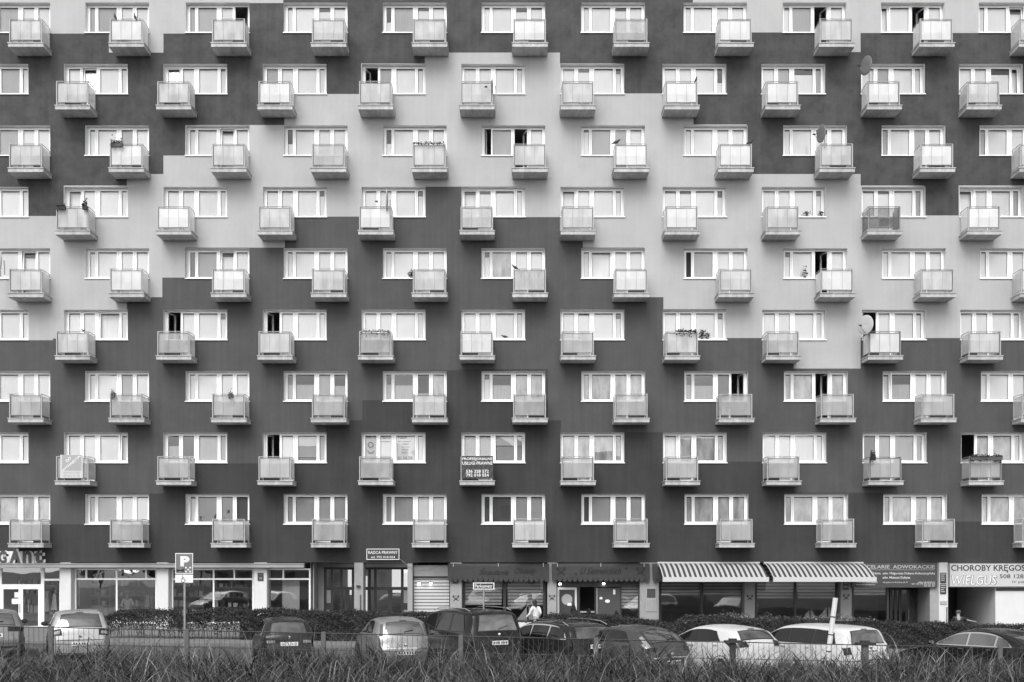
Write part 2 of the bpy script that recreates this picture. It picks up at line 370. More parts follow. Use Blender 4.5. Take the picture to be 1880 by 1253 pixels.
for bi, (t, bo) in enumerate(bands):
    ops = [o for o in openings if o[0] == bi]
    rects = []
    for o in ops:
        rects.append((o[2], o[3], o[4], o[5])); rects.append((o[6], o[7], o[5], o[5]+33))
    xs = sorted(set([-420, 2300]+XCUT+[q for rc in rects for q in rc[:2]]))
    zs = sorted(set([t, bo]+[z for z in ZCUT if t < z < bo]+[q for rc in rects for q in rc[2:]]))
    def op(i, j):
        if i < 0 or j < 0 or i >= len(xs)-1 or j >= len(zs)-1: return None
        cx, cz = (xs[i]+xs[i+1])/2, (zs[j]+zs[j+1])/2
        return any(a < cx < b_ and c < cz < d for a, b_, c, d in rects)
    for i in range(len(xs)-1):
        for j in range(len(zs)-1):
            x0, x1, z1, z0 = PX(xs[i]), PX(xs[i+1]), PZ(zs[j]), PZ(zs[j+1])
            if x1-x0 < 1e-6: continue
            if not op(i, j):
                w.quad((x0, 0, z0), (x1, 0, z0), (x1, 0, z1), (x0, 0, z1), zone((xs[i]+xs[i+1])/2, (zs[j]+zs[j+1])/2))
            else:
                if op(i-1, j) is False: w.quad((x0, 0, z0), (x0, 0, z1), (x0, YR, z1), (x0, YR, z0), 4)
                if op(i+1, j) is False: w.quad((x1, 0, z0), (x1, YR, z0), (x1, YR, z1), (x1, 0, z1), 4)
                if op(i, j-1) is False: w.quad((x0, 0, z1), (x1, 0, z1), (x1, YR, z1), (x0, YR, z1), 4)
                if op(i, j+1) is False: w.quad((x0, 0, z0), (x0, YR, z0), (x1, YR, z0), (x1, 0, z0), 4)
XL, XR, ZT, ZB = PX(-420), PX(2300), PZ(-260), PZ(1033)
wall = w.build('wall', [P_DARK, P_LIGHT, P_MID, P_LOW, REVEAL], block)
# shell behind the wall: sides, roof, back, floors
s = MB()
s.box(XL, XR, 9, 9.3, -1, ZT); s.box(XL-.3, XL, 0, 9.3, -1, ZT); s.box(XR, XR+.3, 0, 9.3, -1, ZT); s.box(XL-.3, XR+.3, 0.003, 9.3, ZT, ZT+.4)
s.box(XL, XR, 3.4, 3.5, ZB+.31, ZT-.01)
s.build('shell', GREYREND, block)
s = MB()
for r in range(0, 10):
    zf = PZ(bottom(r)+36) if r else PZ(bottom(0)+36)
    s.box(XL+.01, XR-.01, YR+.03, 3.39, zf-.22, zf)
for px in sorted([o[2]-6 for o in openings if o[0] == 3]+[o[2]-40 for o in openings if o[0] == 4]):
    pass
s.box(XL+.01, XR-.01, 0.003, 8.99, ZB+.004, ZB+.3)
s.build('floor_slab', ROOM, block)

# ------------------------------------------------------------------ windows
PFR = {1: [(.045, .125), (.172, .464), (.541, .718), (.778, .955)], 0: [(.045, .222), (.282, .459), (.536, .828), (.875, .955)]}
CODES = {
 1: 'LGLW GGLS GGLO SLSS BGSS SLSS SLSS LLLL SGOL TWOL SLTO',
 2: 'LLGL LTLS TLLS GLLS OGLS WWWL SSLK SLWB LGKG WGLL LLKT',
 3: 'LGLW SSGL SLTL BWLW BLLL OGOL SGGL SLLL WLSL GWGL GLWW',
 4: 'LLLL TLLL LLLL SLLK SLLK TSSS TWWS SSSK LLSK SSSG TLSG',
 5: 'LLTL SLLW DGTL LLWW SLLL KCLL LTLL XGLL KLOL LLLL WWLL',
 6: 'LLWL LLTL OLLK OLLL WWWW LLLL LSWK LLLK LLLL OLLS LLLS',
 7: 'LLLL SLGW LLLL RRGR RRRC KRCC CCCC RRDO CCOC TRLL LLLL',
 8: 'LLLL LLLT RRWG OLPL LLLL LLBB CCCC TCCC LLLL DGGG OCCL',
 9: 'CCCC GGLW TDDD GGGG GGLL DDGG DGGG CCCC CCCC CCCC CCCC'}
def box_ring(b, x0, x1, z0, z1, y0, y1, t, m=0):
    b.box(x0, x0+t, y0, y1, z0, z1, m); b.box(x1-t, x1, y0, y1, z0, z1, m)
    b.box(x0+t, x1-t, y0+.001, y1, z1-t, z1, m); b.box(x0+t, x1-t, y0+.001, y1, z0, z0+t, m)
def rot_pts(pts, piv, ax, ang):
    M = Matrix.Translation(piv) @ Matrix.Rotation(ang, 4, ax) @ Matrix.Translation(-Vector(piv))
    return [tuple(M @ Vector(p)) for p in pts]
FY = 0.25
windows = {}
for (r, odd, l, rt, tp, bt, dl, dr) in openings:
    k = (ODD if odd else EVEN).index(min((ODD if odd else EVEN), key=lambda q: abs(q+skew(q, r)-l)))
    code = CODES[r].split()[k]
    x0, x1, z0, z1 = PX(l), PX(rt), PZ(bt), PZ(tp); wd = x1-x0
    zfl = z0-.79
    f = MB()
    box_ring(f, x0+.004, x1-.004, z0+.03, z1-.004, FY+.015, FY+.085, .055)
    dx0, dx1 = PX(dl)+.004, PX(dr)-.004
    f.box(dx0, dx0+.05, FY+.016, FY+.084, zfl, z0+.03); f.box(dx1-.05, dx1, FY+.016, FY+.084, zfl, z0+.03); f.box(dx0+.05, dx1-.05, FY+.017, FY+.083, zfl, zfl+.07)
    g = MB(); c = MB(); sashes = []
    pz0, pz1 = z0+.13, z1-.10
    fr = PFR[odd]
    for q, (a, e) in enumerate(fr):
        px0, px1 = x0+a*wd, x0+e*wd; ch = code[q]
        door = (q == 2) if odd else (q == 1)
        gz0 = z0-.72 if door else pz0
        st = .065
        # mullion to the next sash
        if q < 3:
            m0, m1 = px1+st, x0+fr[q+1][0]*wd-st
            if m1 > m0: f.box(m0, m1, FY+.018, FY+.08, z0+.085, z1-.06)
            else: f.box((m0+m1)/2-.02, (m0+m1)/2+.02, FY+.018, FY+.08, z0+.085, z1-.06)
        sx0, sx1, sz0, sz1 = px0-st+.004, px1+st-.004, gz0-.06, pz1+.055
        ring = MB(); box_ring(ring, sx0, sx1, sz0, sz1, FY, FY+.06, st-.002)
        GY = FY+.042
        pane = [(px0, GY, gz0), (px1, GY, gz0), (px1, GY, pz1), (px0, GY, pz1)]
        for bx in ((px0, px0+.014, gz0, pz1), (px1-.014, px1, gz0, pz1), (px0+.014, px1-.014, pz1-.048, pz1), (px0+.014, px1-.014, gz0, gz0+.014)):  # gasket strips; the deeper top one paints the shade under the frame
            ring.box(bx[0], bx[1], GY-.006, GY-.002, bx[2], bx[3], 1)
        if ch == 'O':
            left = q < 2
            piv = Vector((sx0 if left else sx1, FY+.06, 0)); ang = R(72) if left else R(-72)
            ring.v = rot_pts(ring.v, piv, 'Z', ang); pane = rot_pts(pane, piv, 'Z', ang)
        elif ch == 'T':
            piv = Vector((0, FY+.05, sz0)); ring.v = rot_pts(ring.v, piv, 'X', R(-3.5)); pane = rot_pts(pane, piv, 'X', R(-3.5))
        i = len(f.v); f.v += ring.v; f.f += [tuple(i+z for z in ff) for ff in ring.f]; f.m += ring.m
        jx, jz = random.gauss(0, R(.45)), random.gauss(0, R(.45)); pc = sum((Vector(p) for p in pane), Vector())/4
        if ch != 'X': g.quad(*rot_pts(rot_pts(pane, pc, 'X', jx), pc, 'Z', jz))
        # curtains behind
        spec = {'W': (0, 0, 0, .004), 'L': (1, 0, 0, .0055), 'S': (1, .09, 0, .0055), 'K': (1, .24, 0, .0055), 'B': (1, .58, 0, .0055), 'G': (2, 0, 0, .006), 'D': (6, 0, 0, .006), 'P': (4, 0, .16, .001), 'R': (2, .45, 0, .02),
                'C': (3, .05, 0, .013), 'O': None, 'T': (1, .10, 0, .0055), 'X': (5, 0, 0, .02)}[ch]
        if code in ('LLBB',) and q >= 2: spec = (4, 0, .62, .001)
        if spec:
            mi, tg, bg_, amp = spec
            hgt = pz1-gz0; tg += random.uniform(-.03, .03) if tg else 0
            ct, cb = pz1+.03-tg*hgt if tg else pz1+.05, gz0-.02+bg_*hgt
            if bg_: c.quad((px0-.05, FY+.13, gz0-.02), (px1+.05, FY+.13, gz0-.02), (px1+.05, FY+.13, cb+.05), (px0-.05, FY+.13, cb+.05), 2)
            if door and mi == 1: cb = gz0-.02
            n = max(6, int((px1-px0)/.035)) if amp > .005 else 2
            ph = random.uniform(0, 6); fq = random.uniform(38, 60)
            yb = FY+.064+random.uniform(0, .02)+amp
            if ch == 'T': yb += .16
            P = []
            for i in range(n+1):
                xx = px0-.06+(px1-px0+.12)*i/n
                yy = yb+amp*math.sin(fq*xx+ph)+amp*.6*math.sin(fq*.37*xx+ph*2)
                P.append([(xx, yy, cb), (xx, yy+amp*.3, (cb+ct)/2), (xx, yy*.2+yb*.8, ct)])
            c.grid(P, mi)
    wobj = f.build('window', [FRAME, GASKET_SHADE], block)
    sl_ = MB(); sl_.box(x0-.03, x1+.03, -.055, FY+.012, z0-.012, z0+.026); sl_.build('sill', FRAME, wobj)
    g.build('pane', GLASS, wobj)
    if c.v: c.build('curtain', [SHEER[0], SHEER[1], SHEER[2], DRAPE, BLIND, BLACKCURT, DIM], wobj, smooth=True)
    windows[(r, k)] = wobj

# ------------------------------------------------------------------ balconies
BD = 0.95
RAILC = {}
def balcony(r, k, X0, X1, zt, pan=PANEL, railm=None):
    """zt: top of the slab; the slab juts out BD from the wall"""
    railm = railm or RAIL
    sb = MB()
    sb.prism([(X0, -BD, zt-.19), (X1, -BD, zt-.19), (X1, .002, zt-.19), (X0, .002, zt-.19)], [(X0, -BD, zt-.035), (X1, -BD, zt-.035), (X1, .002, zt-.035), (X0, .002, zt-.035)])
    sb.box(X0-.025, X1+.025, -BD-.03, .001, zt-.034, zt)
    slab = sb.build('balcony', CONC, block)
    a = MB(); ix0, ix1, iy = X0+.06, X1-.10, -BD+.05
    T = zt+1.03
    j = random.uniform(-.01, .01)
    for x in (ix0, ix1): a.box(x-.022, x+.022, iy-.02, iy+.02, zt, T+j)
    for x in (ix0, ix1): a.box(x-.018, x+.018, -.045, -.008, zt, T+j)
    a.tube([(ix0-.02, iy, T+j), (ix1+.02, iy, T+j)], .018, 6); a.box(ix0+.022, ix0+.048, iy+.0, iy+.014, zt+.10, T-.03, 1); a.box(ix1-.048, ix1-.022, iy+.0, iy+.014, zt+.10, T-.03, 1); a.box(ix0+.03, ix1-.03, iy+.002, iy+.012, T-.066, T-.046, 1); a.box(ix0+.05, ix1-.05, iy+.003, iy+.011, zt+.105, zt+.125, 1)  # dark strips paint the shaded gaps between panel, posts and rails
    for x in (ix0, ix1): a.tube([(x, iy, T+j), (x, -.005, T+j)], .016, 6); a.tube([(x, iy, zt+.13), (x, -.005, zt+.13)], .012, 5)
    a.tube([(ix0, iy, zt+.13), (ix1, iy, zt+.13)], .012, 5)
    a.tube([(ix0, iy, T-.07), (ix1, iy, T-.07)], .010, 5)
    for q in (1/3, 2/3):
        x = ix0+(ix1-ix0)*q; a.box(x-.006, x+.006, iy-.012, iy-.004, zt+.13, T-.07)
    a.build('railing', [railm, GAP_SHADE], slab)
    p = MB(); yb = iy+.012
    def sheetp(u0, u1, side=None):
        n = 10; P = []
        for i in range(n+1):
            t = i/n; bow = .008*math.sin(t*math.pi*3+r)
            if side is None: P.append([(u0+(u1-u0)*t, yb+bow, zt+.15), (u0+(u1-u0)*t, yb+bow*.4, T-.06)])
            else: P.append([(side+bow, u0+(u1-u0)*t, zt+.12), (side, u0+(u1-u0)*t, T-.06)])
        p.grid(P)
    sheetp(ix0+.045, ix1-.045)
    sheetp(iy+.03, -.05, ix0+.006); sheetp(iy+.03, -.05, ix1-.006)
    p.build('panel', pan, slab)
    return slab
balc = {}
for (r, odd, l, rt, tp, bt, dl, dr) in openings:
    lst = ODD if odd else EVEN
    k = lst.index(min(lst, key=lambda q: abs(q+skew(q, r)-l)))
    if odd: X0, X1 = PX(rt)-1.45, PX(rt)+.08
    else: X0, X1 = PX(l)-.03, PX(l)+1.48
    if not odd and k == 0: continue
    zt = PZ(bt)-.835
    pan = random.choice(PANELS) if r <= 5 or (r == 6 and k % 2) else random.choice(PANELS_G)  # lower rows: random grime, with the dimmer light there put into the grey
    if (r, k) == (4, 9): pan = PANEL_D
    if (r, k) in ((1, 6), (3, 3)): pan = PANEL_G
    balc[(r, k)] = (balcony(r, k, X0, X1, zt, pan, RAIL_D if (r, k) in ((4, 9), (8, 9), (8, 10), (6, 9)) else RAIL), X0, X1, zt)

# ------------------------------------------------------------------ ground floor of the block: pillars, shop windows, doors, shutters
YS = 0.40                                # shopfront plane
FL = -0.6                                # everything goes down past the sloping pavement
def pillar(px0, px1, m, y1=0.9, top=1033):
    p = MB(); p.box(PX(px0), PX(px1), 0.012, y1, FL, PZ(top), 0, .02); return p.build('pillar', m, block)
def emblem(px, py, size, y, parent, m=DARKFRAME):
    """crossed axes over a knot"""
    e = MB(); x, z, k = PX(px, y), PZ(py, y), size
    for s_ in (-1, 1):
        a = Vector((x-s_*.32*k, y-.006, z-.30*k)); b_ = Vector((x+s_*.40*k, y-.006, z+.22*k)); d = (b_-a).normalized(); n_ = Vector((-d.z, 0, d.x))*.045*k
        e.quad(a-n_, b_-n_, b_+n_, a+n_)
        c_ = b_-d*.05*k; n2 = Vector((-d.z, 0, d.x))*s_
        e.poly([c_-d*.10*k+n2*.02*k+Vector((0, -.002, 0)), c_+n2*.22*k+d*-.13*k+Vector((0, -.002, 0)), c_+n2*.20*k+d*.10*k+Vector((0, -.002, 0)), c_+d*.06*k+Vector((0, -.002, 0))])
    e.poly([(x+.13*k*math.cos(t)*1.3, y-.010, z-.08*k+.10*k*math.sin(t)) for t in [i*math.pi/6 for i in range(12)]])
    e.poly([(x+.04*k*math.cos(t), y-.011, z+.28*k+.09*k*math.sin(t)) for t in [i*math.pi/4 for i in range(8)]])
    return e.build('emblem', m, parent)
def shop_window(px0, px1, py0, mull, tran, fm, y=YS, t=.07, bottom_py=1150, parent=None, gl=SHOPGLASS):
    """mull: mullion px list; tran: transom py list"""
    f = MB(); x0, x1, z1, z0 = PX(px0, y), PX(px1, y), PZ(py0, y), PZ(bottom_py, y)
    box_ring(f, x0, x1, z0, z1, y, y+.08, t)
    for p in tran: f.box(x0+t, x1-t, y+.004, y+.077, PZ(p, y)-t*.55, PZ(p, y)+t*.55)
    cuts = sorted(PZ(p, y) for p in tran)
    for e in mull:
        p, t0, t1 = e if isinstance(e, tuple) else (e, None, None)
        f.box(PX(p, y)-t*.5, PX(p, y)+t*.5, y+.006, y+.075, PZ(t1, y) if t1 else z0+t, PZ(t0, y) if t0 else z1-t)
    o = f.build('shop_window', fm, parent or block)
    g = MB(); g.quad((x0+.02, y+.05, z0+.02), (x1-.02, y+.05, z0+.02), (x1-.02, y+.05, z1-.02), (x0+.02, y+.05, z1-.02)); g.build('pane', gl, o)
    return o
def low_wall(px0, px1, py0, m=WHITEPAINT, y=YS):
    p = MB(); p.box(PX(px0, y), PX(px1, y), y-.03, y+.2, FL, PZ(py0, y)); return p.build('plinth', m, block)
# dark interior with a paler back wall
s = MB(); s.box(XL, XR, 5.6, 5.7, FL, ZB-.02); s.box(PX(137), PX(139), YS+.1, 5.59, FL, ZB-.02); s.box(PX(566), PX(568), YS+.1, 5.59, FL, ZB-.02); s.box(PX(754), PX(757), 0.3, 5.59, FL, ZB-.02)
s.box(PX(1740)+.3, PX(1740)+.32, 1.2, 5.59, FL, ZB-.02)
s.build('partition', ROOM, block)
# ledge along the first shops
s = MB(); s.box(XL, PX(560), -.28, -.002, PZ(1042.5), PZ(1036)); s.box(XL, PX(560)+.02, -.31, -.001, PZ(1036)+.003, PZ(1034.5)); s.build('ledge', GREYREND, block)
for a, c, m in ((110, 130, WHITEPAINT), (287, 309, WHITEPAINT), (466, 490, WHITEPAINT), (650, 667, GREYREND), (826, 848, GREYREND), (1005, 1022, GREYREND), (1175, 1210, GREYREND), (1367, 1386, GREYREND), (1543, 1564, GREYREND), (1724, 1741, WHITEPAINT)):
    p = pillar(a, c, m)
    if a in (826, 1005, 1367, 1543):
        emblem((a+c)/2, {826: 1099, 1005: 1098, 1367: 1098, 1543: 1097}[a], .36, 0.012, p)
    if a in (466, 826, 1543):
        pl = MB(); x, z = PX(a+7 if a == 466 else a+5), PZ({466: 1067, 826: 1072, 1543: 1083}[a]); ww = .26
        pl.box(x, x+ww, -.012, .011, z, z+.36); text(pl, {466: '38', 826: '38', 1543: '38 B'}[a], x+ww/2, z+.12, h=.10, y=-.012, m=1, align='C'); text(pl, 'Władysława IV', x+ww/2, z+.27, w=.21, y=-.012, m=1, align='C'); pl.build('house_number', [SIGN_D, SIGN_G], p)
    if a == 650:
        l = MB(); x, z = PX(658), PZ(1077); l.prism([(x-.10, -.10, z+.02), (x-.05, -.10, z+.05), (x+.05, -.10, z+.05), (x+.10, -.10, z+.02), (x+.02, -.10, z-.05), (x-.02, -.10, z-.05)], [(x-.10, .011, z+.02), (x-.05, .011, z+.05), (x+.05, .011, z+.05), (x+.10, .011, z+.02), (x+.02, .011, z-.05), (x-.02, .011, z-.05)]); l.build('wall_lamp', DARKPLASTIC, p)
        l = MB(); l.tube([(PX(662), -.03, PZ(1092)), (PX(662), -.03, FL)], .02, 6); l.build('downpipe', DARKPLASTIC, p)
    if a == 1175:
        l = MB(); x0, x1, z0, z1 = PX(1186), PX(1205), PZ(1123), PZ(1079)
        l.box(x0, x1, -.02, .011, z0, z1); l.box(x0+.04, x1-.04, -.026, -.019, z0+.05, z0+.52, 1); l.box(x0+.04, x1-.04, -.026, -.019, z0+.6, z1-.05, 2)
        for i in range(9): l.box(x0+.07, x1-.08-.1*random.random(), -.029, -.0255, z0+.10+i*.045, z0+.12+i*.045, 0)
        l.build('menu_board', [SIGN_G, GREYREND, SIGN_M], p)
    if a == 1724:
        l = MB()
        for i, (z0, z1) in enumerate(((1071, 1051), (1091, 1072))):
            l.box(PX(1726), PX(1737), -.02, .011, PZ(z0), PZ(z1)-.02)
            for j in range(4): l.box(PX(1727), PX(1736)-.1*random.random(), -.024, -.019, PZ(z1)-.10-j*.09, PZ(z1)-.06-j*.09, 1)
        l.box(PX(1726), PX(1738), -.02, .011, PZ(1110), PZ(1104), 1)
        l.build('name_plates', [SIGN_D, SIGN_G], p)
        l = MB(); l.tube([(PX(1738), -.03, PZ(1115)), (PX(1738), -.03, FL)], .02, 6); l.build('downpipe', DARKPLASTIC, p)
# shop 1: glass doors
d = MB(); x0, x1 = PX(-60, YS), PX(82, YS); z0, z1 = PZ(1156, YS), PZ(1043, YS)
for a, c, p, q in ((-60, 3, 1073, 1044), (75, 81, 1150, 1044), (-60, 75, 1082, 1073), (34, 42, 1150, 1082), (0, 6, 1150, 1082), (70, 74.9, 1150, 1082), (0, 112, 1158, 1150), (109, 112, 1150, 1044), (81, 109, 1066.5, 1063)):
    d.box(PX(a, YS), PX(c, YS), YS, YS+.08, PZ(p, YS), PZ(q, YS))
dr = d.build('shop_door', FRAME, block)
g = MB(); g.quad((x0, YS+.05, z0), (PX(110, YS), YS+.05, z0), (PX(110, YS), YS+.05, z1), (x0, YS+.05, z1)); g.build('pane', SHOPGLASS, dr)
h = MB()
for p in (30, 46.5):
    h.tube([(PX(p), YS-.06, PZ(1124.5)), (PX(p), YS-.06, PZ(1110)), (PX(p), YS, PZ(1110))], .016, 6); h.tube([(PX(p), YS-.06, PZ(1124.5)), (PX(p), YS, PZ(1124.5))], .016, 6)
h.build('handle', METAL, dr)
h = MB(); h.box(PX(19), PX(32.5), YS+.03, YS+.035, PZ(1098), PZ(1088)); h.box(PX(14), PX(28), YS+.03, YS+.035, PZ(1110), PZ(1100)); h.build('paper_notice', SIGN_W, dr)
# shops 2-4
shop_window(137, 288, 1044, [(158, 1044, 1062), (268, 1044, 1062), 214], [1063.5], FRAME, bottom_py=1145, gl=BRIGHTGLASS); low_wall(137, 288, 1145, PLINTH_D)
shop_window(315, 466, 1044, [(430, 1044, 1062), 392], [1063.5], FRAME, bottom_py=1145); low_wall(315, 466, 1145, PLINTH_D)
shop_window(490, 570, 1044, [(520, 1044, 1062)], [1063.5], FRAME, bottom_py=1145); low_wall(490, 566, 1145)
s = MB(); s.box(PX(511), PX(543), YS+.5, YS+.6, FL, PZ(1066)); s.build('display_panel', WHITEPAINT, block)
# recessed entrances
def entrance(px0, px1, y, kind):
    f = MB(); x0, x1 = PX(px0, y), PX(px1, y); z1 = PZ(1042, y); zt_ = PZ(1080, y)
    b0 = FL+.35
    f.box(x0, x1, y, y+.08, z1-.10, z1); f.box(x0, x1, y+.002, y+.078, zt_-.09, zt_+.05); f.box(x0, x1, y+.003, y+.077, b0, b0+.55)
    n = [0, .18, .42, .72, 1] if kind == 0 else [0, .12, .24, .80, 1]
    for q in n: f.box(x0+(x1-x0)*q-.06, x0+(x1-x0)*q+.06, y-.002, y+.082, b0, z1)
    if kind == 0: f.box(x0+(x1-x0)*.57-.10, x0+(x1-x0)*.57+.10, y+.004, y+.07, b0, zt_)
    else: f.box(x0+(x1-x0)*.55-.10, x0+(x1-x0)*.55+.10, y+.004, y+.07, b0, zt_)
    o = f.build('entrance', DARKFRAME, block)
    g = MB(); g.quad((x0, y+.04, b0), (x1, y+.04, b0), (x1, y+.04, z1), (x0, y+.04, z1)); g.build('pane', SHOPGLASS, o)
    pn = MB()
    pq = (x0+.06, x0+(x1-x0)*.18-.06) if kind == 0 else (x0+(x1-x0)*.80+.06, x1-.06)
    pn.box(pq[0], pq[1], y+.02, y+.035, b0+.55, zt_-.09); pn.box((pq[0]+pq[1])/2-.16, (pq[0]+pq[1])/2+.16, y+.005, y+.0195, b0+1.35, b0+1.65, 1)
    if kind: pn.box((pq[0]+pq[1])/2-.2, (pq[0]+pq[1])/2+.22, y+.005, y+.0195, b0+.95, b0+1.25, 1)
    pn.build('intercom_panel', [GREYREND, DARKFRAME], o)
    hd = MB(); hx = x0+(x1-x0)*.57+(-.2 if kind else -.16); hd.tube([(hx, y-.05, b0+.9), (hx, y-.05, b0+1.35)], .015, 6); hd.build('handle', METAL, o)
    return o
entrance(597, 668, 1.5, 0); entrance(668, 756, 1.3, 1)
s = MB(); s.box(PX(570)+.02, PX(570)+.07, YS+.09, 1.5, FL, ZB-.02); s.build('porch_wall', GREYREND, block)
s = MB(); s.box(PX(570)+.09, PX(597, 1.5)-.05, 1.5, 1.6, FL, ZB-.02); s.build('porch_wall', GREYREND, block)
s = MB(); s.box(PX(748), PX(757), .05, 1.3, FL, ZB-.03); s.build('porch_wall', GREYREND, block)
s = MB(); s.box(PX(640), PX(650), 4.6, 4.8, 0.3, 2.6); s.box(PX(700), PX(745), 4.6, 4.8, 1.8, 3.0); s.box(PX(612), PX(645), 4.6, 4.8, 1.7, 2.9); s.build('hall_window_glow', HALLW, block)  # self-lit panels added so the entrance panes look bright, as from daylight
# roller shutter
s = MB(); s.box(PX(758), PX(824), YS, YS+.05, FL, PZ(1062)); sh = s.build('roller_shutter', SHUT, block)
s = MB(); s.box(PX(758), PX(822), YS-.1, YS+.06, PZ(1058.5), PZ(1038)); s.build('shutter_box', GREYREND, sh)
s = MB(); s.box(PX(757), PX(825), YS-.06, YS+.06, PZ(1062)+.004, PZ(1058.5)-.003); s.build('rail', DARKFRAME, sh)
# restaurant fronts
def blinds(parent, px0, px1, py0, py1, y=YS+.14):
    s = MB(); s.box(PX(px0, y), PX(px1, y), y, y+.01, PZ(py1, y), PZ(py0, y)); return s.build('blind', SHUT, parent)
o = shop_window(849, 1002, 1036, [926.5], [], DARKFRAME, t=.12, bottom_py=1145); blinds(o, 853, 921, 1040, 1111); blinds(o, 932, 999, 1040, 1111)
o = shop_window(1138, 1175, 1036, [], [], DARKFRAME, bottom_py=1145); blinds(o, 1141, 1172, 1040, 1119)
o = shop_window(1210, 1368, 1036, [1288], [], DARKFRAME, t=.10, bottom_py=1148); blinds(o, 1214, 1284, 1040, 1093); blinds(o, 1292, 1364, 1040, 1092)
o = shop_window(1386, 1543, 1036, [1460], [], DARKFRAME, t=.10, bottom_py=1148); blinds(o, 1389, 1456, 1040, 1099); blinds(o, 1465, 1532, 1040, 1099)
o = shop_window(1564, 1632, 1036, [], [], DARKFRAME, t=.09, bottom_py=1148); blinds(o, 1567, 1629, 1040, 1093)
low_wall(849, 1005, 1143, WHITEPAINT)
for a, c in ((1138, 1175), (1210, 1367), (1386, 1543), (1564, 1632)): low_wall(a, c, 1148, SIGN_M)
# restaurant doors
d = MB(); x0, x1, z1 = PX(1023, YS), PX(1059, YS), PZ(1079, YS)
d.box(x0, x0+.09, YS, YS+.08, FL, z1); d.box(x1-.09, x1, YS, YS+.08, FL, z1); d.box(x0+.09, x1-.09, YS+.002, YS+.078, z1-.10, z1); dr = d.build('display_case', WHITEPAINT, block)
s = MB(); s.box(x0+.09, x1-.09, YS+.02, YS+.06, FL, z1-.10); xc, zc = (x0+x1)/2, PZ(1101, YS)
s.poly([(xc+.24*math.cos(t), YS+.015, zc+.24*math.sin(t)) for t in [i*math.pi/12 for i in range(24)]], 1); s.box(xc+.02, xc+.2, YS+.012, YS+.019, PZ(1113), PZ(1108), 2); s.build('poster', [SIGN_D, SIGN_G, SIGN_W], dr)
s = MB(); s.box(PX(1024, YS), PX(1176, YS), YS+.01, YS+.07, PZ(1078), PZ(1034)); s.build('fascia', SIGN_M, block)
d = MB(); x0, x1 = PX(1060, YS), PX(1094, YS)
d.box(x0, x0+.10, YS, YS+.08, FL, PZ(1078)-.004); d.box(x1-.06, x1, YS, YS+.08, FL, PZ(1078)-.004); d.box(PX(1066), PX(1094), YS+.02, YS+.06, PZ(1126), PZ(1123), 1); d.build('doorway', [DARKFRAME, GREYREND], block)
d = MB(); d.box(PX(1096, YS), PX(1138, YS), YS-.02, YS+.05, FL, PZ(1080)); d.box(PX(1096), PX(1098), YS-.05, YS-.021, FL, PZ(1080), 1); dr = d.build('wooden_door', [SIGN_M, METAL], block)
s = MB(); xc, zc = PX(1116.5), PZ(1104.5); s.poly([(xc+.11*math.cos(t), YS-.03, zc+.075*math.sin(t)) for t in [i*math.pi/10 for i in range(20)]]); s.box(PX(1102), PX(1107), YS-.035, YS-.021, PZ(1101), PZ(1097)); s.box(PX(1127), PX(1131), YS-.035, YS-.021, PZ(1092), PZ(1083)); s.build('door_plate', SIGN_W, dr)
# lawyers' entrance and the passage at the end
entrance(1636, 1706, 1.6, 1)
s = MB(); s.box(PX(1708), PX(1724), .05, 1.7, FL, ZB-.02); s.build('porch_wall', GREYREND, block)
s = MB(); s.box(PX(1633), PX(1637), YS-.02, 1.6, FL, ZB-.02); s.build('porch_wall', DARKFRAME, block)
s = MB(); s.box(PX(1828), PX(2290), .03, 4.5, FL, ZB-.02); s.box(PX(1829), PX(2290), -.004, .029, PZ(1085), PZ(1079.5), 1); s.build('gate_wall', [WHITEPAINT, DARKFRAME], block)
s = MB(); s.box(PX(1746), PX(1752), 1.3, 1.4, FL, ZB-.02); s.box(PX(1785), PX(1788), 3.4, 3.5, FL, ZB-.02); s.build('passage_door', DARKFRAME, block)

# ------------------------------------------------------------------ signs, awnings
def board(name, label, px0, px1, py0, py1, y0, y1, mats, fn, frame=None):
    b_ = MB(); x0, x1, z0, z1 = PX(px0, y0), PX(px1, y0), PZ(py1, y0), PZ(py0, y0)
    b_.box(x0, x1, y0, y1, z0, z1, 0)
    if frame is not None: 
        t = .03; f_ = MB(); box_ring(f_, x0-.005, x1+.005, z0-.005, z1+.005, y0-.012, y0+.01, t)
        i = len(b_.v); b_.v += f_.v; b_.f += [tuple(i+q for q in ff) for ff in f_.f]; b_.m += [frame]*len(f_.f)
    fn(b_, x0, x1, z0, z1, y0)
    return tag(b_.build(name, mats), label, 'sign')
def t_radca(b_, x0, x1, z0, z1, y):
    w_, h_ = x1-x0, z1-z0
    text(b_, 'RADCA PRAWNY', x0+w_*.05, z0+h_*.53, w=w_*.90, h=h_*.27, y=y, m=1, bold=.012)
    text(b_, 'tel. 792 018 024', x0+w_*.13, z0+h_*.14, w=w_*.74, h=h_*.20, y=y, m=1, bold=.008)
board('shop_sign', 'small dark framed sign reading RADCA PRAWNY above the entrance doors', 673, 733, 1008, 1028, -.10, -.003, [SIGN_D, SIGN_L], t_radca, 1)
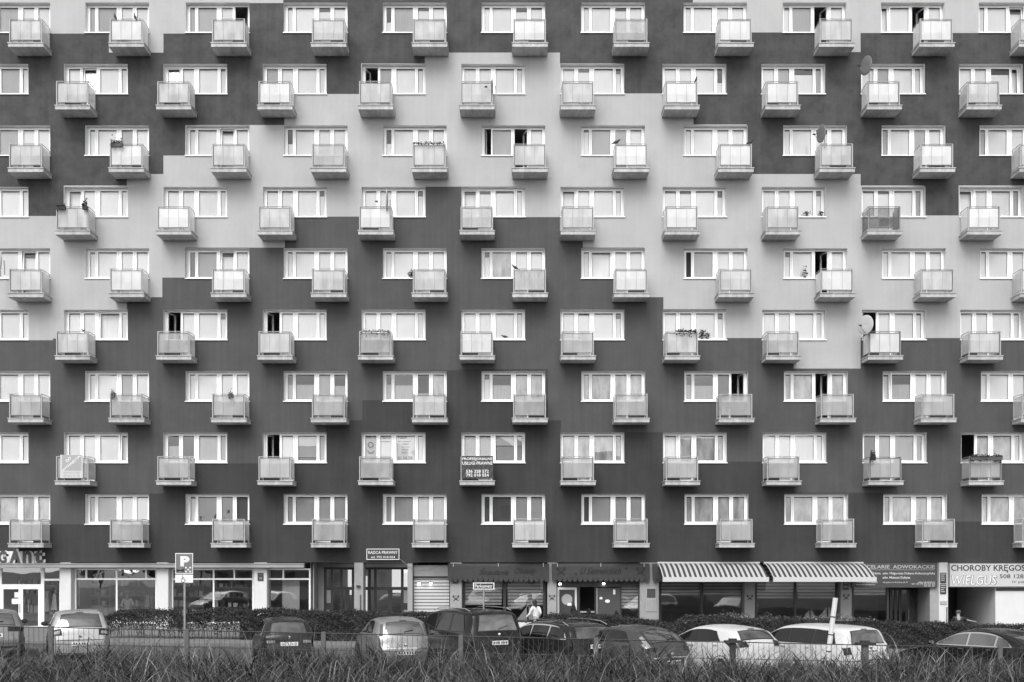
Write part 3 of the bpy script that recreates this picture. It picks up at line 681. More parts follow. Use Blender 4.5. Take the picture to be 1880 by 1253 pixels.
def t_adw(b_, x0, x1, z0, z1, y):
    w_, h_ = x1-x0, z1-z0
    text(b_, 'KANCELARIE  ADWOKACKIE', x0+w_*.02, z0+h_*.76, w=w_*.95, h=h_*.15, y=y, m=1, bold=.025)
    b_.box(x0+w_*.04, x1-w_*.04, y-.008, y-.001, z0+h_*.705, z0+h_*.72, 1)
    text(b_, 'adw. Krzysztof Dubyna,', x0+w_*.03, z0+h_*.50, w=w_*.31, h=h_*.13, y=y, m=2)
    text(b_, 'adw. Małgorzata Dubyna-Kokoszczyńska', x0+w_*.36, z0+h_*.50, w=w_*.61, h=h_*.13, y=y, m=2)
    text(b_, 'adw. Mateusz Dubyna', x0+w_*.36, z0+h_*.33, w=w_*.32, h=h_*.12, y=y, m=2, bold=.01)
    text(b_, 'e-mail: adw.dubyna@wp.pl', x0+w_*.05, z0+h_*.17, w=w_*.25, h=h_*.07, y=y, m=2)
    text(b_, 'www.adwokatdubyna.pl', x0+w_*.05, z0+h_*.08, w=w_*.22, h=h_*.07, y=y, m=2)
    text(b_, 'Władysława IV 38 d VII p. lok 79', x0+w_*.36, z0+h_*.17, w=w_*.29, h=h_*.06, y=y, m=2)
    text(b_, 'tel/fax 58 620 94 51', x0+w_*.77, z0+h_*.18, w=w_*.20, h=h_*.06, y=y, m=2)
    text(b_, '601 156 374, 602 254 453', x0+w_*.70, z0+h_*.11, w=w_*.27, h=h_*.06, y=y, m=2)
    text(b_, '530 261 261', x0+w_*.84, z0+h_*.04, w=w_*.13, h=h_*.055, y=y, m=2)
board('shop_sign', 'dark board reading KANCELARIE ADWOKACKIE beside the striped awning', 1564, 1721, 1033.5, 1079, -.10, -.003, [SIGN_M, SIGN_G, SIGN_L], t_adw)
def t_chor(b_, x0, x1, z0, z1, y):
    w_, h_ = x1-x0, z1-z0; px = 1/41.7
    text(b_, 'CHOROBY KRĘGOSŁUPA', x0+3*px, z0+h_*.60, w=172*px, h=h_*.33, y=y, m=1, bold=.02)
    text(b_, 'WIELGUS', x0+3*px, z0+h_*.07, w=85*px, h=h_*.42, y=y, m=2, shear=.18, bold=.04)
    text(b_, 'WIELGUS', x0+4.2*px, z0+h_*.09, w=82*px, h=h_*.39, y=y, m=3, shear=.18, bold=.00, depth=.012)
    text(b_, '508 128 128', x0+92*px, z0+h_*.36, w=68*px, h=h_*.17, y=y, m=1, bold=.01)
    text(b_, 'IV piętro', x0+115*px, z0+h_*.13, w=36*px, h=h_*.13, y=y, m=1)
board('shop_sign', 'pale board reading CHOROBY over the passage, next to the end pillar', 1743, 1960, 1034, 1078, -.14, -.003, [SIGN_B, SIGN_D, SIGN_P, SIGN_W], t_chor, 2)
# raised letters of the clothes shop
b_ = MB(); y = -.30
for ch, a, c, py0, py1, in (('e', -36, -18, 1015, 1034), ('g', -16, -2, 1013, 1034), ('G', 0, 17, 1011.5, 1034.5), ('A', 20, 43, 1008, 1034.5), ('n', 44, 63, 1012, 1034.5), ('t', 65, 84, 1010, 1034.5)):
    x0, x1, z0, z1 = PX(a), PX(c), PZ(py1), PZ(py0)
    text(b_, ch, x0+.09, z0, w=x1-x0-.06, h=z1-z0, y=-.11, m=1, bold=.04, depth=0.0)
    text(b_, ch, x0, z0, w=x1-x0-.06, h=z1-z0, y=-.16, m=0, bold=.04, depth=0.0)
b_.box(PX(-60), PX(82), -.10, -.003, PZ(1034.5), PZ(1033.6), 0)
for a, c in ((-2, 12), (17, 27), (35, 45), (52, 58), (64, 72)): b_.box(PX(a), PX(c), -.07, -.004, PZ(1034), PZ(1012.5), 1)
tag(b_.build('shop_letters', [SIGN_M, SIGN_W]), 'raised dark letters on a white backing above the glass shop doors', 'sign')
def scallop_awning(px0, px1, label, words, embl):
    t = thing('scalloped_awning', label, 'awning', group='dark scalloped awnings'); y = -.16
    x0, x1 = PX(px0, y), PX(px1, y); z1, z0, zs = PZ(1040, y), PZ(1060.5, y), PZ(1068.5, y)
    c = MB(); n = max(2, round((x1-x0)/.222)); k = (x1-x0)/n
    front = [(x0, y, z1), (x1, y, z1)]
    for i in range(n-1, -1, -1):
        for j in range(0, 9):
            a = math.pi*j/8; front.append((x0+k*(i+.5)+k*.5*math.cos(a)*.98, y-.01, z0-(z0-zs)*math.sin(a)**.7))
    c.poly(front[::-1][::-1] if False else list(reversed(front)))
    back = [(p[0], p[1]+.03, p[2]) for p in front]; c.poly(back)
    c.quad((x0, y, z1), (x1, y, z1), (x1, -.003, z1+.12), (x0, -.003, z1+.12))
    c.build('cloth', AWN, t)
    br = MB()
    for i in range(max(2, int((x1-x0)/1.7)+1)):
        x = x0+.25+(x1-x0-.5)*i/max(1, int((x1-x0)/1.7)); br.box(x-.02, x+.02, y-.02, -.003, z1-.02, z1+.14)
    br.build('bracket', METAL, t)
    if words:
        l = MB()
        for s_, a, c_, p0, p1 in words: text(l, s_, PX(a, y), PZ(p1, y), w=PX(c_, y)-PX(a, y), h=PZ(p0, y)-PZ(p1, y), y=y, m=0, shear=.45, bold=.012, depth=.02)
        l.build('lettering', AWN_T, t)
    for px in embl: emblem(px, 1049.5, .50, y-.015, t, AWN_T)
    return t
scallop_awning(822, 1008, 'dark scalloped awning lettered for breakfast and lunch, nearest the roller shutter', [('Śniadania', 879, 934, 1043, 1056), ('Obiady', 944, 986, 1043, 1057)], [])
scallop_awning(1013, 1193, 'dark scalloped awning with a name and two crossed emblems above the open doorway', [('„ U Semwickich ”', 1054, 1152, 1042, 1057)], [1030, 1176])
scallop_awning(1198, 1392, 'plain dark scalloped awning mostly hidden behind the first striped awning', [], [])
def striped_awning(X0, X1, label):
    t = thing('striped_awning', label, 'awning', (X0, 0, 0), 0, 'striped retractable awnings'); wd = X1-X0
    c = MB(); P = []
    zt_, zf, yf = PZ(1034.5), PZ(1062, -2.0)+.02, -1.95
    for i in range(13):
        q = i/12; P.append([(wd*u, -.06+(yf+.06)*q, zt_+(zf-zt_)*(q-.18*math.sin(math.pi*q)*(1-q*.5))) for u in (0, 1)])
    c.grid(P); c.build('cloth', STRIPE, t, smooth=True)
    f = MB(); f.bbox(-.02, wd+.02, yf-.07, yf+.03, zf-.17, zf+.03, 0, .015); f.build('front_bar', AWNBAR, t)
    f = MB(); f.lathe([(.07, -.02), (.07, wd+.02)], (0, -.08, zt_+.0), 'x', 10); f.build('roller', METAL, t)
    f = MB()
    for u in (.18, .82): f.tube([(wd*u, -.05, zt_-.10), (wd*u+.5*(1 if u < .5 else -1), -1.0, (zt_+zf)/2-.2), (wd*u, yf, zf-.08)], .022, 6)
    f.build('folding_arm', METAL, t)
striped_awning(6.40, 10.86, 'striped retractable awning nearer the menu board pillar, overlapping a dark scalloped awning')
striped_awning(11.08, 15.42, 'striped retractable awning partly covering the KANCELARIE ADWOKACKIE board')
# banners on balconies
o, X0, X1, zt = balc[(8, 1)]
b_ = MB(); y = -BD-.03; x0, x1, z0, z1 = PX(110.5, y), PX(152, y), PZ(878, y), PZ(835.5, y); w_, h_ = x1-x0, z1-z0
b_.box(x0, x1, y, y+.02, z0, z1); b_.box(x0+w_*.08, x1-w_*.06, y-.004, y, z0+h_*.32, z1-h_*.01, 1)
text(b_, 'DO', x0+w_*.37, z0+h_*.80, w=w_*.26, h=h_*.13, y=y-.004, m=2, align='C', rot=R(42), bold=.03)
text(b_, 'WYNAJĘCIA', x0+w_*.50, z0+h_*.63, w=w_*1.02, h=h_*.13, y=y-.004, m=2, align='C', rot=R(41), bold=.03)
text(b_, '504 054 496', x0+w_*.15, z0+h_*.19, w=w_*.72, h=h_*.08, y=y, m=1); text(b_, '58 661 57 20', x0+w_*.14, z0+h_*.06, w=w_*.74, h=h_*.08, y=y, m=1)
tag(b_.build('rental_banner', [AWNBAR, mat('banner_grey', .33, .7), SIGN_L]), 'square banner reading DO WYNAJĘCIA tied to a balcony railing', 'banner')
o, X0, X1, zt = balc[(8, 5)]
b_ = MB(); x0, x1, z0, z1 = PX(847.5, y), PX(905.5, y), PZ(879, y), PZ(837.5, y); w_, h_ = x1-x0, z1-z0
P = [[(x0+w_*i/24, y+.012*math.sin(i*1.7)*math.sin(j*1.1)-.01, z0+h_*j/14) for j in range(15)] for i in range(25)]; b_.grid(P)
for s_, a, e, q, hh in (('PROFESJONALNE', .02, .98, .78, .15), ('USŁUGI PRAWNE', .02, .98, .61, .14), ('536 328 572', .14, .86, .25, .14), ('792 018 024', .14, .86, .08, .14)):
    text(b_, s_, x0+w_*a, z0+h_*q, w=w_*(e-a), h=h_*hh, y=y-.02, m=1, bold=.02)
tag(b_.build('advert_banner', [SIGN_D, SIGN_L], smooth=False), 'black banner reading PROFESJONALNE USŁUGI PRAWNE covering a balcony front', 'banner')
# lettering stuck on the panes of the clinic's window
wo_ = windows[(8, 4)]; b_ = MB(); yy = FY+.035
def tw(s_, a, c, p0, p1, bold=0.0): text(b_, s_, PX(a, yy), PZ(p1, yy), w=PX(c, yy)-PX(a, yy), h=PZ(p0, yy)-PZ(p1, yy), y=yy, m=0, bold=bold)
tw('MEDICA', 699, 719, 799, 805.5); tw('VOLLA', 730, 747, 799, 805.5); tw('KOMPUTEROWE', 699, 718, 810, 812); tw('TESTY LEKARSKIE', 730, 754, 810, 812)
for i, s_ in enumerate(('· ALERGII', '· PASOŻYTÓW', '· WITAMIN', '· BORELIOZY')): tw(s_, 736, 750+2*(i == 1), 814.5+i*5.2, 817+i*5.2)
tw('501 742 738', 730, 757, 838.5, 844)
for t0, t1, rr, cx, cz in ((0, 6.28, 4.6, 680.5, 817), (3.4, 6.0, 6, 681, 826), (.3, 2.6, 3, 677, 805)):
    pts = [(PX(cx+rr*math.cos(t), yy), yy-.004, PZ(cz-rr*math.sin(t), yy)) for t in np.linspace(t0, t1, 14)]; b_.tube(pts, .014, 4)
b_.build('window_lettering', SIGN_P, wo_)

# ------------------------------------------------------------------ foliage helpers
def leaf_mesh(name, pts, nrm, size, m, parent=None, tint=None, aspect=1.6, jit=1.0):
    """one small four-cornered leaf per point"""
    n = len(pts); pts = np.asarray(pts, float)
    d = rng.normal(size=(n, 3)); d = d/np.linalg.norm(d, axis=1)[:, None]
    nn = np.asarray(nrm, float)*1.0+d*jit; nn /= np.linalg.norm(nn, axis=1)[:, None]
    a = np.cross(nn, rng.normal(size=(n, 3))); a /= np.linalg.norm(a, axis=1)[:, None]; b_ = np.cross(nn, a)
    sz = size*rng.uniform(.6, 1.35, n)[:, None]
    v = np.stack([pts-a*sz*aspect*.5, pts+b_*sz*.5, pts+a*sz*aspect*.5, pts-b_*sz*.5], 1).reshape(-1, 3)
    me = bpy.data.meshes.new(name); me.vertices.add(4*n); me.vertices.foreach_set('co', v.ravel())
    me.loops.add(4*n); me.loops.foreach_set('vertex_index', np.arange(4*n)); me.polygons.add(n)
    me.polygons.foreach_set('loop_start', np.arange(0, 4*n, 4)); me.materials.append(m); me.update(calc_edges=True)
    at = me.attributes.new('tint', 'FLOAT', 'FACE'); t = rng.uniform(0, 1, n)**1.6 if tint is None else tint; at.data.foreach_set('value', t.astype(np.float32))
    o = bpy.data.objects.new(name, me); COL.objects.link(o)
    if parent: o.parent = parent
    return o
def vnoise(x, f, ph): return np.sin(x*f+ph)+.6*np.sin(x*f*2.3+ph*1.7)+.35*np.sin(x*f*4.9+ph*2.9)

# ------------------------------------------------------------------ trees and houses across the street, seen mirrored in the windows
def tree(x, y, h, rad, label):
    t = thing('street_tree', label, 'tree', (x, y, gz(0)), 0, 'bare-stemmed trees across the street')
    tr = MB(); tr.tube([(0, 0, -.5), (.1, 0, h*.25), (0, .1, h*.5), (.15, 0, h*.8)], .22, 8, r2=.05)
    for i in range(9):
        a = i*2.4; z = h*(.35+.05*i); tr.tube([(0, 0, z), (math.cos(a)*rad*.45, math.sin(a)*rad*.45, z+h*.10), (math.cos(a)*rad*.8, math.sin(a)*rad*.8, z+h*.17)], .07, 5, r2=.02)
    tr.build('trunk', BARK, t)
    cl = rng.normal(size=(26, 3)); cl /= np.linalg.norm(cl, axis=1)[:, None]; cl *= rng.uniform(.3, 1, 26)[:, None]; cl *= np.array([rad, rad, h*.33]); cl[:, 2] += h*.66
    p = (cl[rng.integers(0, 26, 2600)]+rng.normal(size=(2600, 3))*rad*.2)
    leaf_mesh('crown', p, np.tile([0, 0, .4], (2600, 1)), .34, PLANT, t)
for i, (x, y, h, rd, lb) in enumerate(((-50, -90, 7, 3.4, 'street tree across the road, mirrored beside the glass shop doors'), (-43, -92, 6.5, 3.0, 'low street tree across the road, mirrored in the first wide shop window'), (24, -88, 7, 3.2, 'street tree across the road, mirrored under the first striped awning'), (-36, -84, 9, 3.6, 'street tree across the road, mirrored in the clothes shop window'), (-9, -88, 10, 4, 'street tree across the road, mirrored in the shop beside the lettered plaque'), (14, -86, 8.5, 3.4, 'street tree across the road, mirrored in the restaurant windows'))):
    tree(x, y, h, rd, lb)
def house(x0, x1, y, h, gable, label, m):
    t = thing('town_house', label, 'building', ((x0+x1)/2, y, 0)); hw = (x1-x0)/2
    b_ = MB(); b_.box(-hw, hw, -12, 0, -1.2, h); b_.build('wall', m, t)
    b_ = MB()
    if gable: b_.prism([(-hw-.3, .4, h), (hw+.3, .4, h), (0, .4, h+gable)], [(-hw-.3, -12, h), (hw+.3, -12, h), (0, -12, h+gable)])
    else: b_.prism([(-hw-.2, .3, h), (hw+.2, .3, h), (hw+.2, -12, h), (-hw-.2, -12, h)], [(-hw, -1.5, h+2.5), (hw, -1.5, h+2.5), (hw, -11, h+2.5), (-hw, -11, h+2.5)])
    b_.build('roof', SIGN_M, t)
    for fl in range(int(h/3.2)):
        for k in range(int(2*hw/3)):
            w_ = MB(); xx = -hw+1.5+k*3; w_.box(xx-.6, xx+.6, .004, .05, 1+fl*3.2, 2.7+fl*3.2); w_.build('window', SIGN_D, t)
house(-40, -16, -104, 17, 0, 'long pale town house across the street, mirrored in the lower flats', GREYREND)
house(-14, 4, -102, 18, 6, 'gabled town house across the street, mirrored between its neighbours', GREYREND)
house(8, 34, -106, 16, 0, 'dark town house across the street, mirrored in the flats above the restaurant', SIGN_M)

# ------------------------------------------------------------------ hedges
def hedge(px0, px1, label, y0=-7.0, y1=-6.0, top=(1125, 1125), n=9000, stems=False, dens_lo=0.0):
    x0, x1 = PX(px0, y0), PX(px1, y0); xm = (x0+x1)/2
    t = thing('clipped_hedge', label, 'hedge', (xm, (y0+y1)/2, gz(xm)+.08), 0, 'clipped hedges along the pavement')
    hw, hd = (x1-x0)/2, (y1-y0)/2; sl_ = -.0135
    zt = [PZ(q, y0)-gz(xm)-.08 for q in top]
    ztop = lambda x: zt[0]+(zt[1]-zt[0])*(x+hw)/(2*hw)
    lo = .12 if stems else .0; n = int(n*1.9)
    def samp(k, face):
        u = rng.uniform(-hw, hw, k); e = np.clip((hw-np.abs(u))/.5, 0, 1)**.5
        T = ztop(u)*(.55+.45*e)+.035*vnoise(u, 2.1, 1.3)
        if face == 'top': y = rng.uniform(-hd, hd, k); z = T-np.abs(rng.normal(0, .05, k)); nr = np.tile([0, 0, 1.], (k, 1))
        elif face == 'spray': y = rng.uniform(-hd, hd, k); z = T+np.abs(rng.normal(0, .045, k)); nr = np.tile([0, -.3, .2], (k, 1))
        else:
            z = rng.uniform(0, 1, k)**(.75 if not stems else .55); z = lo+(T-lo)*z; y = -hd+.10*vnoise(u+z*1.7, 3.1, .4)*.6+np.abs(rng.normal(0, .10, k))-.06; nr = np.tile([0, -1., .3], (k, 1))
        return np.stack([u, y, z], 1), nr
    A = [samp(int(n*.52), 'front'), samp(int(n*.36), 'top'), samp(int(n*.12), 'spray')]
    P = np.concatenate([a[0] for a in A]); N = np.concatenate([a[1] for a in A])
    P[:, 2] += sl_*P[:, 0]
    patch = (.5+.5*np.sin(P[:, 0]*2.3+1.1*np.sin(P[:, 2]*5))*.6)
    if stems: 
        cl_ = .5+.5*np.sin(P[:, 0]*5.1+2*np.sin(P[:, 2]*4.3)+1.3*np.sin(P[:, 0]*1.9)); keep = (rng.uniform(0, 1, len(P)) < np.clip((P[:, 2]-.30)/.22, 0, 1)) | ((cl_ > .62) & (rng.uniform(0, 1, len(P)) < .8)); P, N, patch = P[keep], N[keep], patch[keep]
    tint = np.clip(rng.uniform(0, 1, len(P))**1.5*.8+.2*patch, 0, 1)
    leaf_mesh('foliage', P, N, .034, HEDGE, t, tint)
    c = MB()
    if stems:
        for i in range(int(2*hw/.16)):
            x = -hw+.1+i*.16+random.uniform(-.05, .05); c.tube([(x, random.uniform(-.3, .3), -.3), (x+random.uniform(-.08, .08), random.uniform(-.3, .3), .45), (x+random.uniform(-.2, .2), random.uniform(-.3, .3), .95)], .016, 4, r2=.006)
    else:
        nseg = max(2, int(2*hw/.6)); ring = []
        for i in range(nseg+1):
            x = -hw+.12+(2*hw-.24)*i/nseg; T = ztop(x)-.12 if 0 < i < nseg else ztop(x)*.55
            ring.append([(x, -hd+.10, -.5), (x, -hd+.10, T*.9+sl_*x), (x, 0, T+sl_*x), (x, hd-.05, T*.9+sl_*x), (x, hd-.05, -.5)])
        c.grid(ring)
    c.build('branches', BARK, t)
hedge(186, 332, 'thin bare-stemmed hedge below the first wide shop window, beside the pale hatchback', top=(1124, 1123), n=7000, stems=True)
hedge(326, 474, 'thin bare-stemmed hedge in front of the shop by the blue parking sign pole', top=(1124, 1122), n=7500, stems=True)
hedge(440, 842, 'dense dark hedge in front of the recessed entrances and roller shutter', top=(1124, 1128), n=20000)
hedge(990, 1236, 'dense hedge in front of the restaurant doorway, behind the dark estate car', top=(1130, 1141), n=13000)
hedge(1236, 1960, 'long dense hedge running past the striped awnings and the passage', top=(1139, 1149), n=34000)

# ------------------------------------------------------------------ small things in front of and inside the shops
def potted(px, py_top, y, label, wide=.35, pts=900, cat='potted plant', cone=True):
    x = PX(px, y); z0 = gz(x)+.10; h = PZ(py_top, y)-z0
    t = thing('potted_conifer' if cone else 'potted_plant', label, cat, (x, y, z0))
    p = MB(); p.lathe([(0, .01), (.15, .01), (.2, .32), (.16, .33), (0, .30)], n=12); p.build('pot', TERRA, t)
    zz = rng.uniform(0, 1, pts)**1.3; a = rng.uniform(0, 6.28, pts); r_ = wide*(1-zz*.9)*rng.uniform(.5, 1.1, pts)**.5 if cone else wide*np.sqrt(np.clip(1-(2*zz-1)**2, 0, 1))*rng.uniform(.4, 1.1, pts)
    leaf_mesh('foliage', np.stack([r_*np.cos(a), r_*np.sin(a), .32+(h-.32)*zz], 1), np.stack([np.cos(a), np.sin(a), .3+a*0], 1), .06, HEDGE, t)
potted(1053, 1112, -.9, 'bushy potted conifer in front of the poster case by the open doorway', .38, 1300)
potted(1081, 1119, -.8, 'small potted conifer in the middle of the open restaurant doorway', .30, 900)
potted(1132, 1122, -.7, 'small potted conifer by the restaurant window with the short blind', .26, 700)
def terrace(px0, px1, label):
    y = -1.7; x0, x1 = PX(px0, y), PX(px1, y); xm = (x0+x1)/2
    t = thing('terrace_fence', label, 'fence', (xm, y, gz(xm)+.10), 0, 'low terrace fences under the striped awnings'); hw = (x1-x0)/2; zt = PZ(1137, y)-gz(xm)-.10
    p = MB(); p.box(-hw+.06, hw-.06, -.02, .02, .08, zt-.06); p.build('screen', DARKFRAME, t)
    p = MB(); p.box(-hw, hw, -.035, .035, zt-.06, zt-.03); p.build('top_rail', METAL, t)
    for u in (-hw+.03, 0, hw-.03):
        p = MB(); p.box(u-.03, u+.03, -.04, .04, -.2, zt+.02); p.build('post', METAL, t)
    f = thing('flower_trough', 'trough of spiky flowering plants %s' % ('below the first striped awning' if px0 < 1300 else 'below the second striped awning'), 'planter', (xm, y+.25, gz(xm)+.10)); 
    p = MB(); p.box(-hw+.1, hw-.1, -.12, .12, .45, .80); p.build('trough', TERRA, f)
    k = 1500; u = rng.uniform(-hw+.1, hw-.1, k); z = .80+np.abs(rng.normal(0, .10, k))*(1+.5*np.sin(u*2.2)); leaf_mesh('foliage', np.stack([u, rng.uniform(-.12, .12, k), z], 1), np.tile([0, -1, .5], (k, 1)), .038, PLANT, f)
    k = 90; u = rng.uniform(-hw+.1, hw-.1, k); o_ = leaf_mesh('petals', np.stack([u, rng.uniform(-.14, -.05, k), .88+np.abs(rng.normal(0, .06, k))], 1), np.tile([0, -1, .5], (k, 1)), .032, FLOWER, f, aspect=1); o_['kind'] = 'stuff'
terrace(1256, 1382, 'low dark terrace fence with a pale rail below the first striped awning')
terrace(1390, 1606, 'low dark terrace fence with a pale rail below the second striped awning')
def boat(px, pyb, pyt, y, label):
    x, z0, h = PX(px, y), PZ(pyb, y), PZ(pyt, y)-PZ(pyb, y); t = thing('model_sailing_boat', label, 'model boat', (x, y, z0))
    k = h; s_ = MB()
    for tri in (((-.04*k, .10*k), (-.70*k, .10*k), (-.06*k, .92*k)), ((.06*k, .12*k), (.62*k, .12*k), (.06*k, 1.0*k))):
        a = [(p[0], -.01, p[1]) for p in tri]; b_ = [(p[0], .01, p[1]) for p in tri]; s_.prism(a, b_)
    s_.build('sails', CLOTH_L, t)
    m_ = MB(); m_.tube([(0, 0, -.02), (0, 0, 1.03*k)], .02, 6); m_.build('mast', DARKPLASTIC, t)
    m_ = MB(); m_.prism([(-.6*k, -.06, -.02), (.6*k, -.06, -.02), (.6*k, .06, -.02), (-.6*k, .06, -.02)], [(-.75*k, -.1, .07*k), (.75*k, -.1, .07*k), (.75*k, .1, .07*k), (-.75*k, .1, .07*k)]); m_.build('hull', DARKPLASTIC, t)
boat(969, 1142, 1112, YS+.10, 'large white-sailed model boat behind the restaurant glass, beside the walking woman')
boat(1487, 1138, 1118, YS+.35, 'small white-sailed model boat in the window under the second striped awning, nearer the middle')
boat(1519, 1137, 1113, YS+.35, 'small tall-sailed model boat in the window under the second striped awning, by the pillar')
for i, (px, py, y, lb) in enumerate(((770, 1071, .33, 'first lit spot over the roller shutter'), (791, 1071, .33, 'second lit spot over the roller shutter'), (903.5, 1069, .9, 'lit spot above the word on the parking meter sign'), (949, 1069.5, .9, 'lit spot at the right edge of the first scalloped awning'),
        (1028, 1072, .33, 'lit spot above the poster case'), (1108, 1071.5, .33, 'lit spot above the wooden restaurant door'), (1264, 1070, .9, 'lit spot below the first striped awning, left of the window post'), (1347, 1073, .9, 'lit spot below the first striped awning, nearer the pillar with the emblem'), (1430, 1070.5, .9, 'lit spot at the start of the second striped awning'))):
    m_ = MB(); x, z = PX(px, y), PZ(py, y); m_.lathe([(.0, -.05), (.07, -.05), (.075, 0.02), (.05, .06)], (x, y, z), 'z', 10); m_.lathe([(0, -.054), (.065, -.054)], (x, y, z), 'z', 10, 1)
    m_.box(x-.055, x+.055, y-.085, y-.072, z-.045, z+.02, 1); m_.box(x-.01, x+.01, y-.01, y+.08, z+.03, z+.06)
    tag(m_.build('spot_lamp', [DARKFRAME, GLOW]), 'small '+lb, 'lamp', 'lit spot lamps over the shopfronts')
# things in the clothes shop
def clothes(px0, px1, y, label):
    x0, x1 = PX(px0, y), PX(px1, y); xm = (x0+x1)/2; t = thing('clothes_rail', label, 'clothes rail', (xm, y, gz(xm)+.1)); hw = (x1-x0)/2
    m_ = MB(); m_.tube([(-hw, 0, 0), (-hw, 0, 1.5), (hw, 0, 1.5), (hw, 0, 0)], .02, 6); m_.build('rail', METAL, t)
    n = int(2*hw/.22)
    for i in range(n):
        x = -hw+.15+i*(2*hw-.3)/max(1, n-1); g_ = random.choice([GREYREND, SIGN_M, CLOTH_L, SIGN_D, GREYREND]); w_ = .13; L_ = random.uniform(.7, 1.05)
        m_ = MB(); m_.prism([(x-w_*.4, -.12, 1.46), (x+w_*.4, -.12, 1.46), (x+w_*.4, .12, 1.46), (x-w_*.4, .12, 1.46)], [(x-w_*1.1, -.2, 1.46-L_), (x+w_*1.1, -.2, 1.46-L_), (x+w_*1.1, .2, 1.46-L_), (x-w_*1.1, .2, 1.46-L_)]); m_.build('garment', g_, t)
clothes(266, 286, 1.0, 'rail of coats at the edge of the first wide shop window'); clothes(82, 108, 1.2, 'rail of clothes behind the narrow pane beside the glass doors')
def lampstand(px, y, label):
    x = PX(px, y); t = thing('display_table', label, 'display table', (x, y, gz(x)+.1))
    m_ = MB(); m_.box(-.55, .55, -.25, .25, .72, .78); m_.build('table_top', WHITEPAINT, t)
    for u in (-.5, .5): m_ = MB(); m_.box(u-.03, u+.03, -.2, .2, 0, .72); m_.build('leg', WHITEPAINT, t)
    m_ = MB(); m_.lathe([(.02, .78), (.03, 1.25), (.14, 1.25), (.10, 1.5), (0, 1.5)], (-.3, 0, 0), 'z', 12); tag(m_.build('table_lamp', CLOTH_L), 'small pale-shaded lamp standing on the shop display table', 'lamp'); bpy.data.objects['table_lamp'].location = (x, y, gz(x)+.1)
lampstand(160, 1.1, 'small white display table inside the clothes shop window')

# ------------------------------------------------------------------ street signs
def wheelchair(mb, x, z, k, y, m):
    pts = lambda L: [(x+a*k, y-.006, z+b_*k) for a, b_ in L]
    mb.tube(pts([(.0, .95), (.02, .5), (.35, .5), (.5, .12), (.62, .15)]), .055*k, 4, m)
    mb.tube(pts([(.02, .72), (.30, .72)]), .045*k, 4, m)
    mb.tube(pts([(.10+.36*math.cos(t), .20+.36*math.sin(t)) for t in np.linspace(2.0, 6.0, 14)]), .045*k, 4, m)
    mb.poly([(x+.08*k*math.cos(t), y-.008, z+1.1*k+.08*k*math.sin(t)) for t in [i*math.pi/4 for i in range(8)]], m)
y = -13.0; x = PX(338.5, y); zg = gz(x)
t = thing('parking_sign', 'parking sign with a big P and a wheelchair plate on a tall pole', 'sign', (x, y, zg))
m_ = MB(); m_.tube([(0, .03, -.4), (0, .03, PZ(1020, y)-zg)], .035, 10); m_.build('pole', METAL, t)
z0, z1 = PZ(1054, y)-zg, PZ(1016, y)-zg; w2 = 16.3/S_(y)
m_ = MB(); m_.bbox(-w2, w2, -.035, -.012, z0, z1, 0, .01); m_.box(-w2+.025, w2-.025, -.039, -.0351, z0+.025, z1-.025, 1)
text(m_, 'P', -w2*.42, z0+(z1-z0)*.36, w=w2*1.05, h=(z1-z0)*.50, y=-.039, m=2, bold=.06)
m_.tube([(-w2*.85, -.045, z0+.16), (w2*.05, -.045, z0+.07)], .012, 4, 3); m_.tube([(-w2*.85, -.045, z0+.07), (w2*.05, -.045, z0+.17)], .012, 4, 3); m_.tube([(-w2*.9, -.045, z0+.12), (w2*.0, -.045, z0+.12)], .012, 4, 3)
for i in range(3):
    for j in range(3):
        if (i+j) % 2 == 0: m_.box(w2*.12+i*.07, w2*.12+i*.07+.055, -.043, -.0391, z0+.05+j*.065, z0+.05+j*.065+.05, 2)
m_.build('sign_plate', [SIGN_W, SIGN_P, SIGN_L, SIGN_D], t)
z0, z1 = PZ(1070, y)-zg, PZ(1055.5, y)-zg
m_ = MB(); m_.box(-w2, w2, -.035, -.012, z0, z1); wheelchair(m_, -.05, z0+.04, .17, -.036, 1); m_.build('wheelchair_plate', [SIGN_W, SIGN_D], t)
y = -9.6; x = PX(888, y); zg = gz(x); t = thing('parking_meter_sign', 'small framed sign reading Parkometr on a thin pole behind the black car', 'sign', (x, y, zg))
m_ = MB(); m_.tube([(0, .03, -.3), (0, .03, PZ(1072, y)-zg)], .035, 8); m_.build('pole', METAL, t)
z0, z1 = PZ(1082.5, y)-zg, PZ(1070, y)-zg; w2 = 19.5/S_(y)
m_ = MB(); m_.box(-w2, w2, -.03, -.008, z0, z1); m_.box(-w2+.035, w2-.035, -.034, -.0301, z0+.03, z1-.03, 1); text(m_, 'Parkometr', -w2*.83, z0+(z1-z0)*.26, w=w2*1.66, h=(z1-z0)*.48, y=-.034, m=2, bold=.015); m_.build('sign_plate', [SIGN_W, SIGN_D, SIGN_L], t)

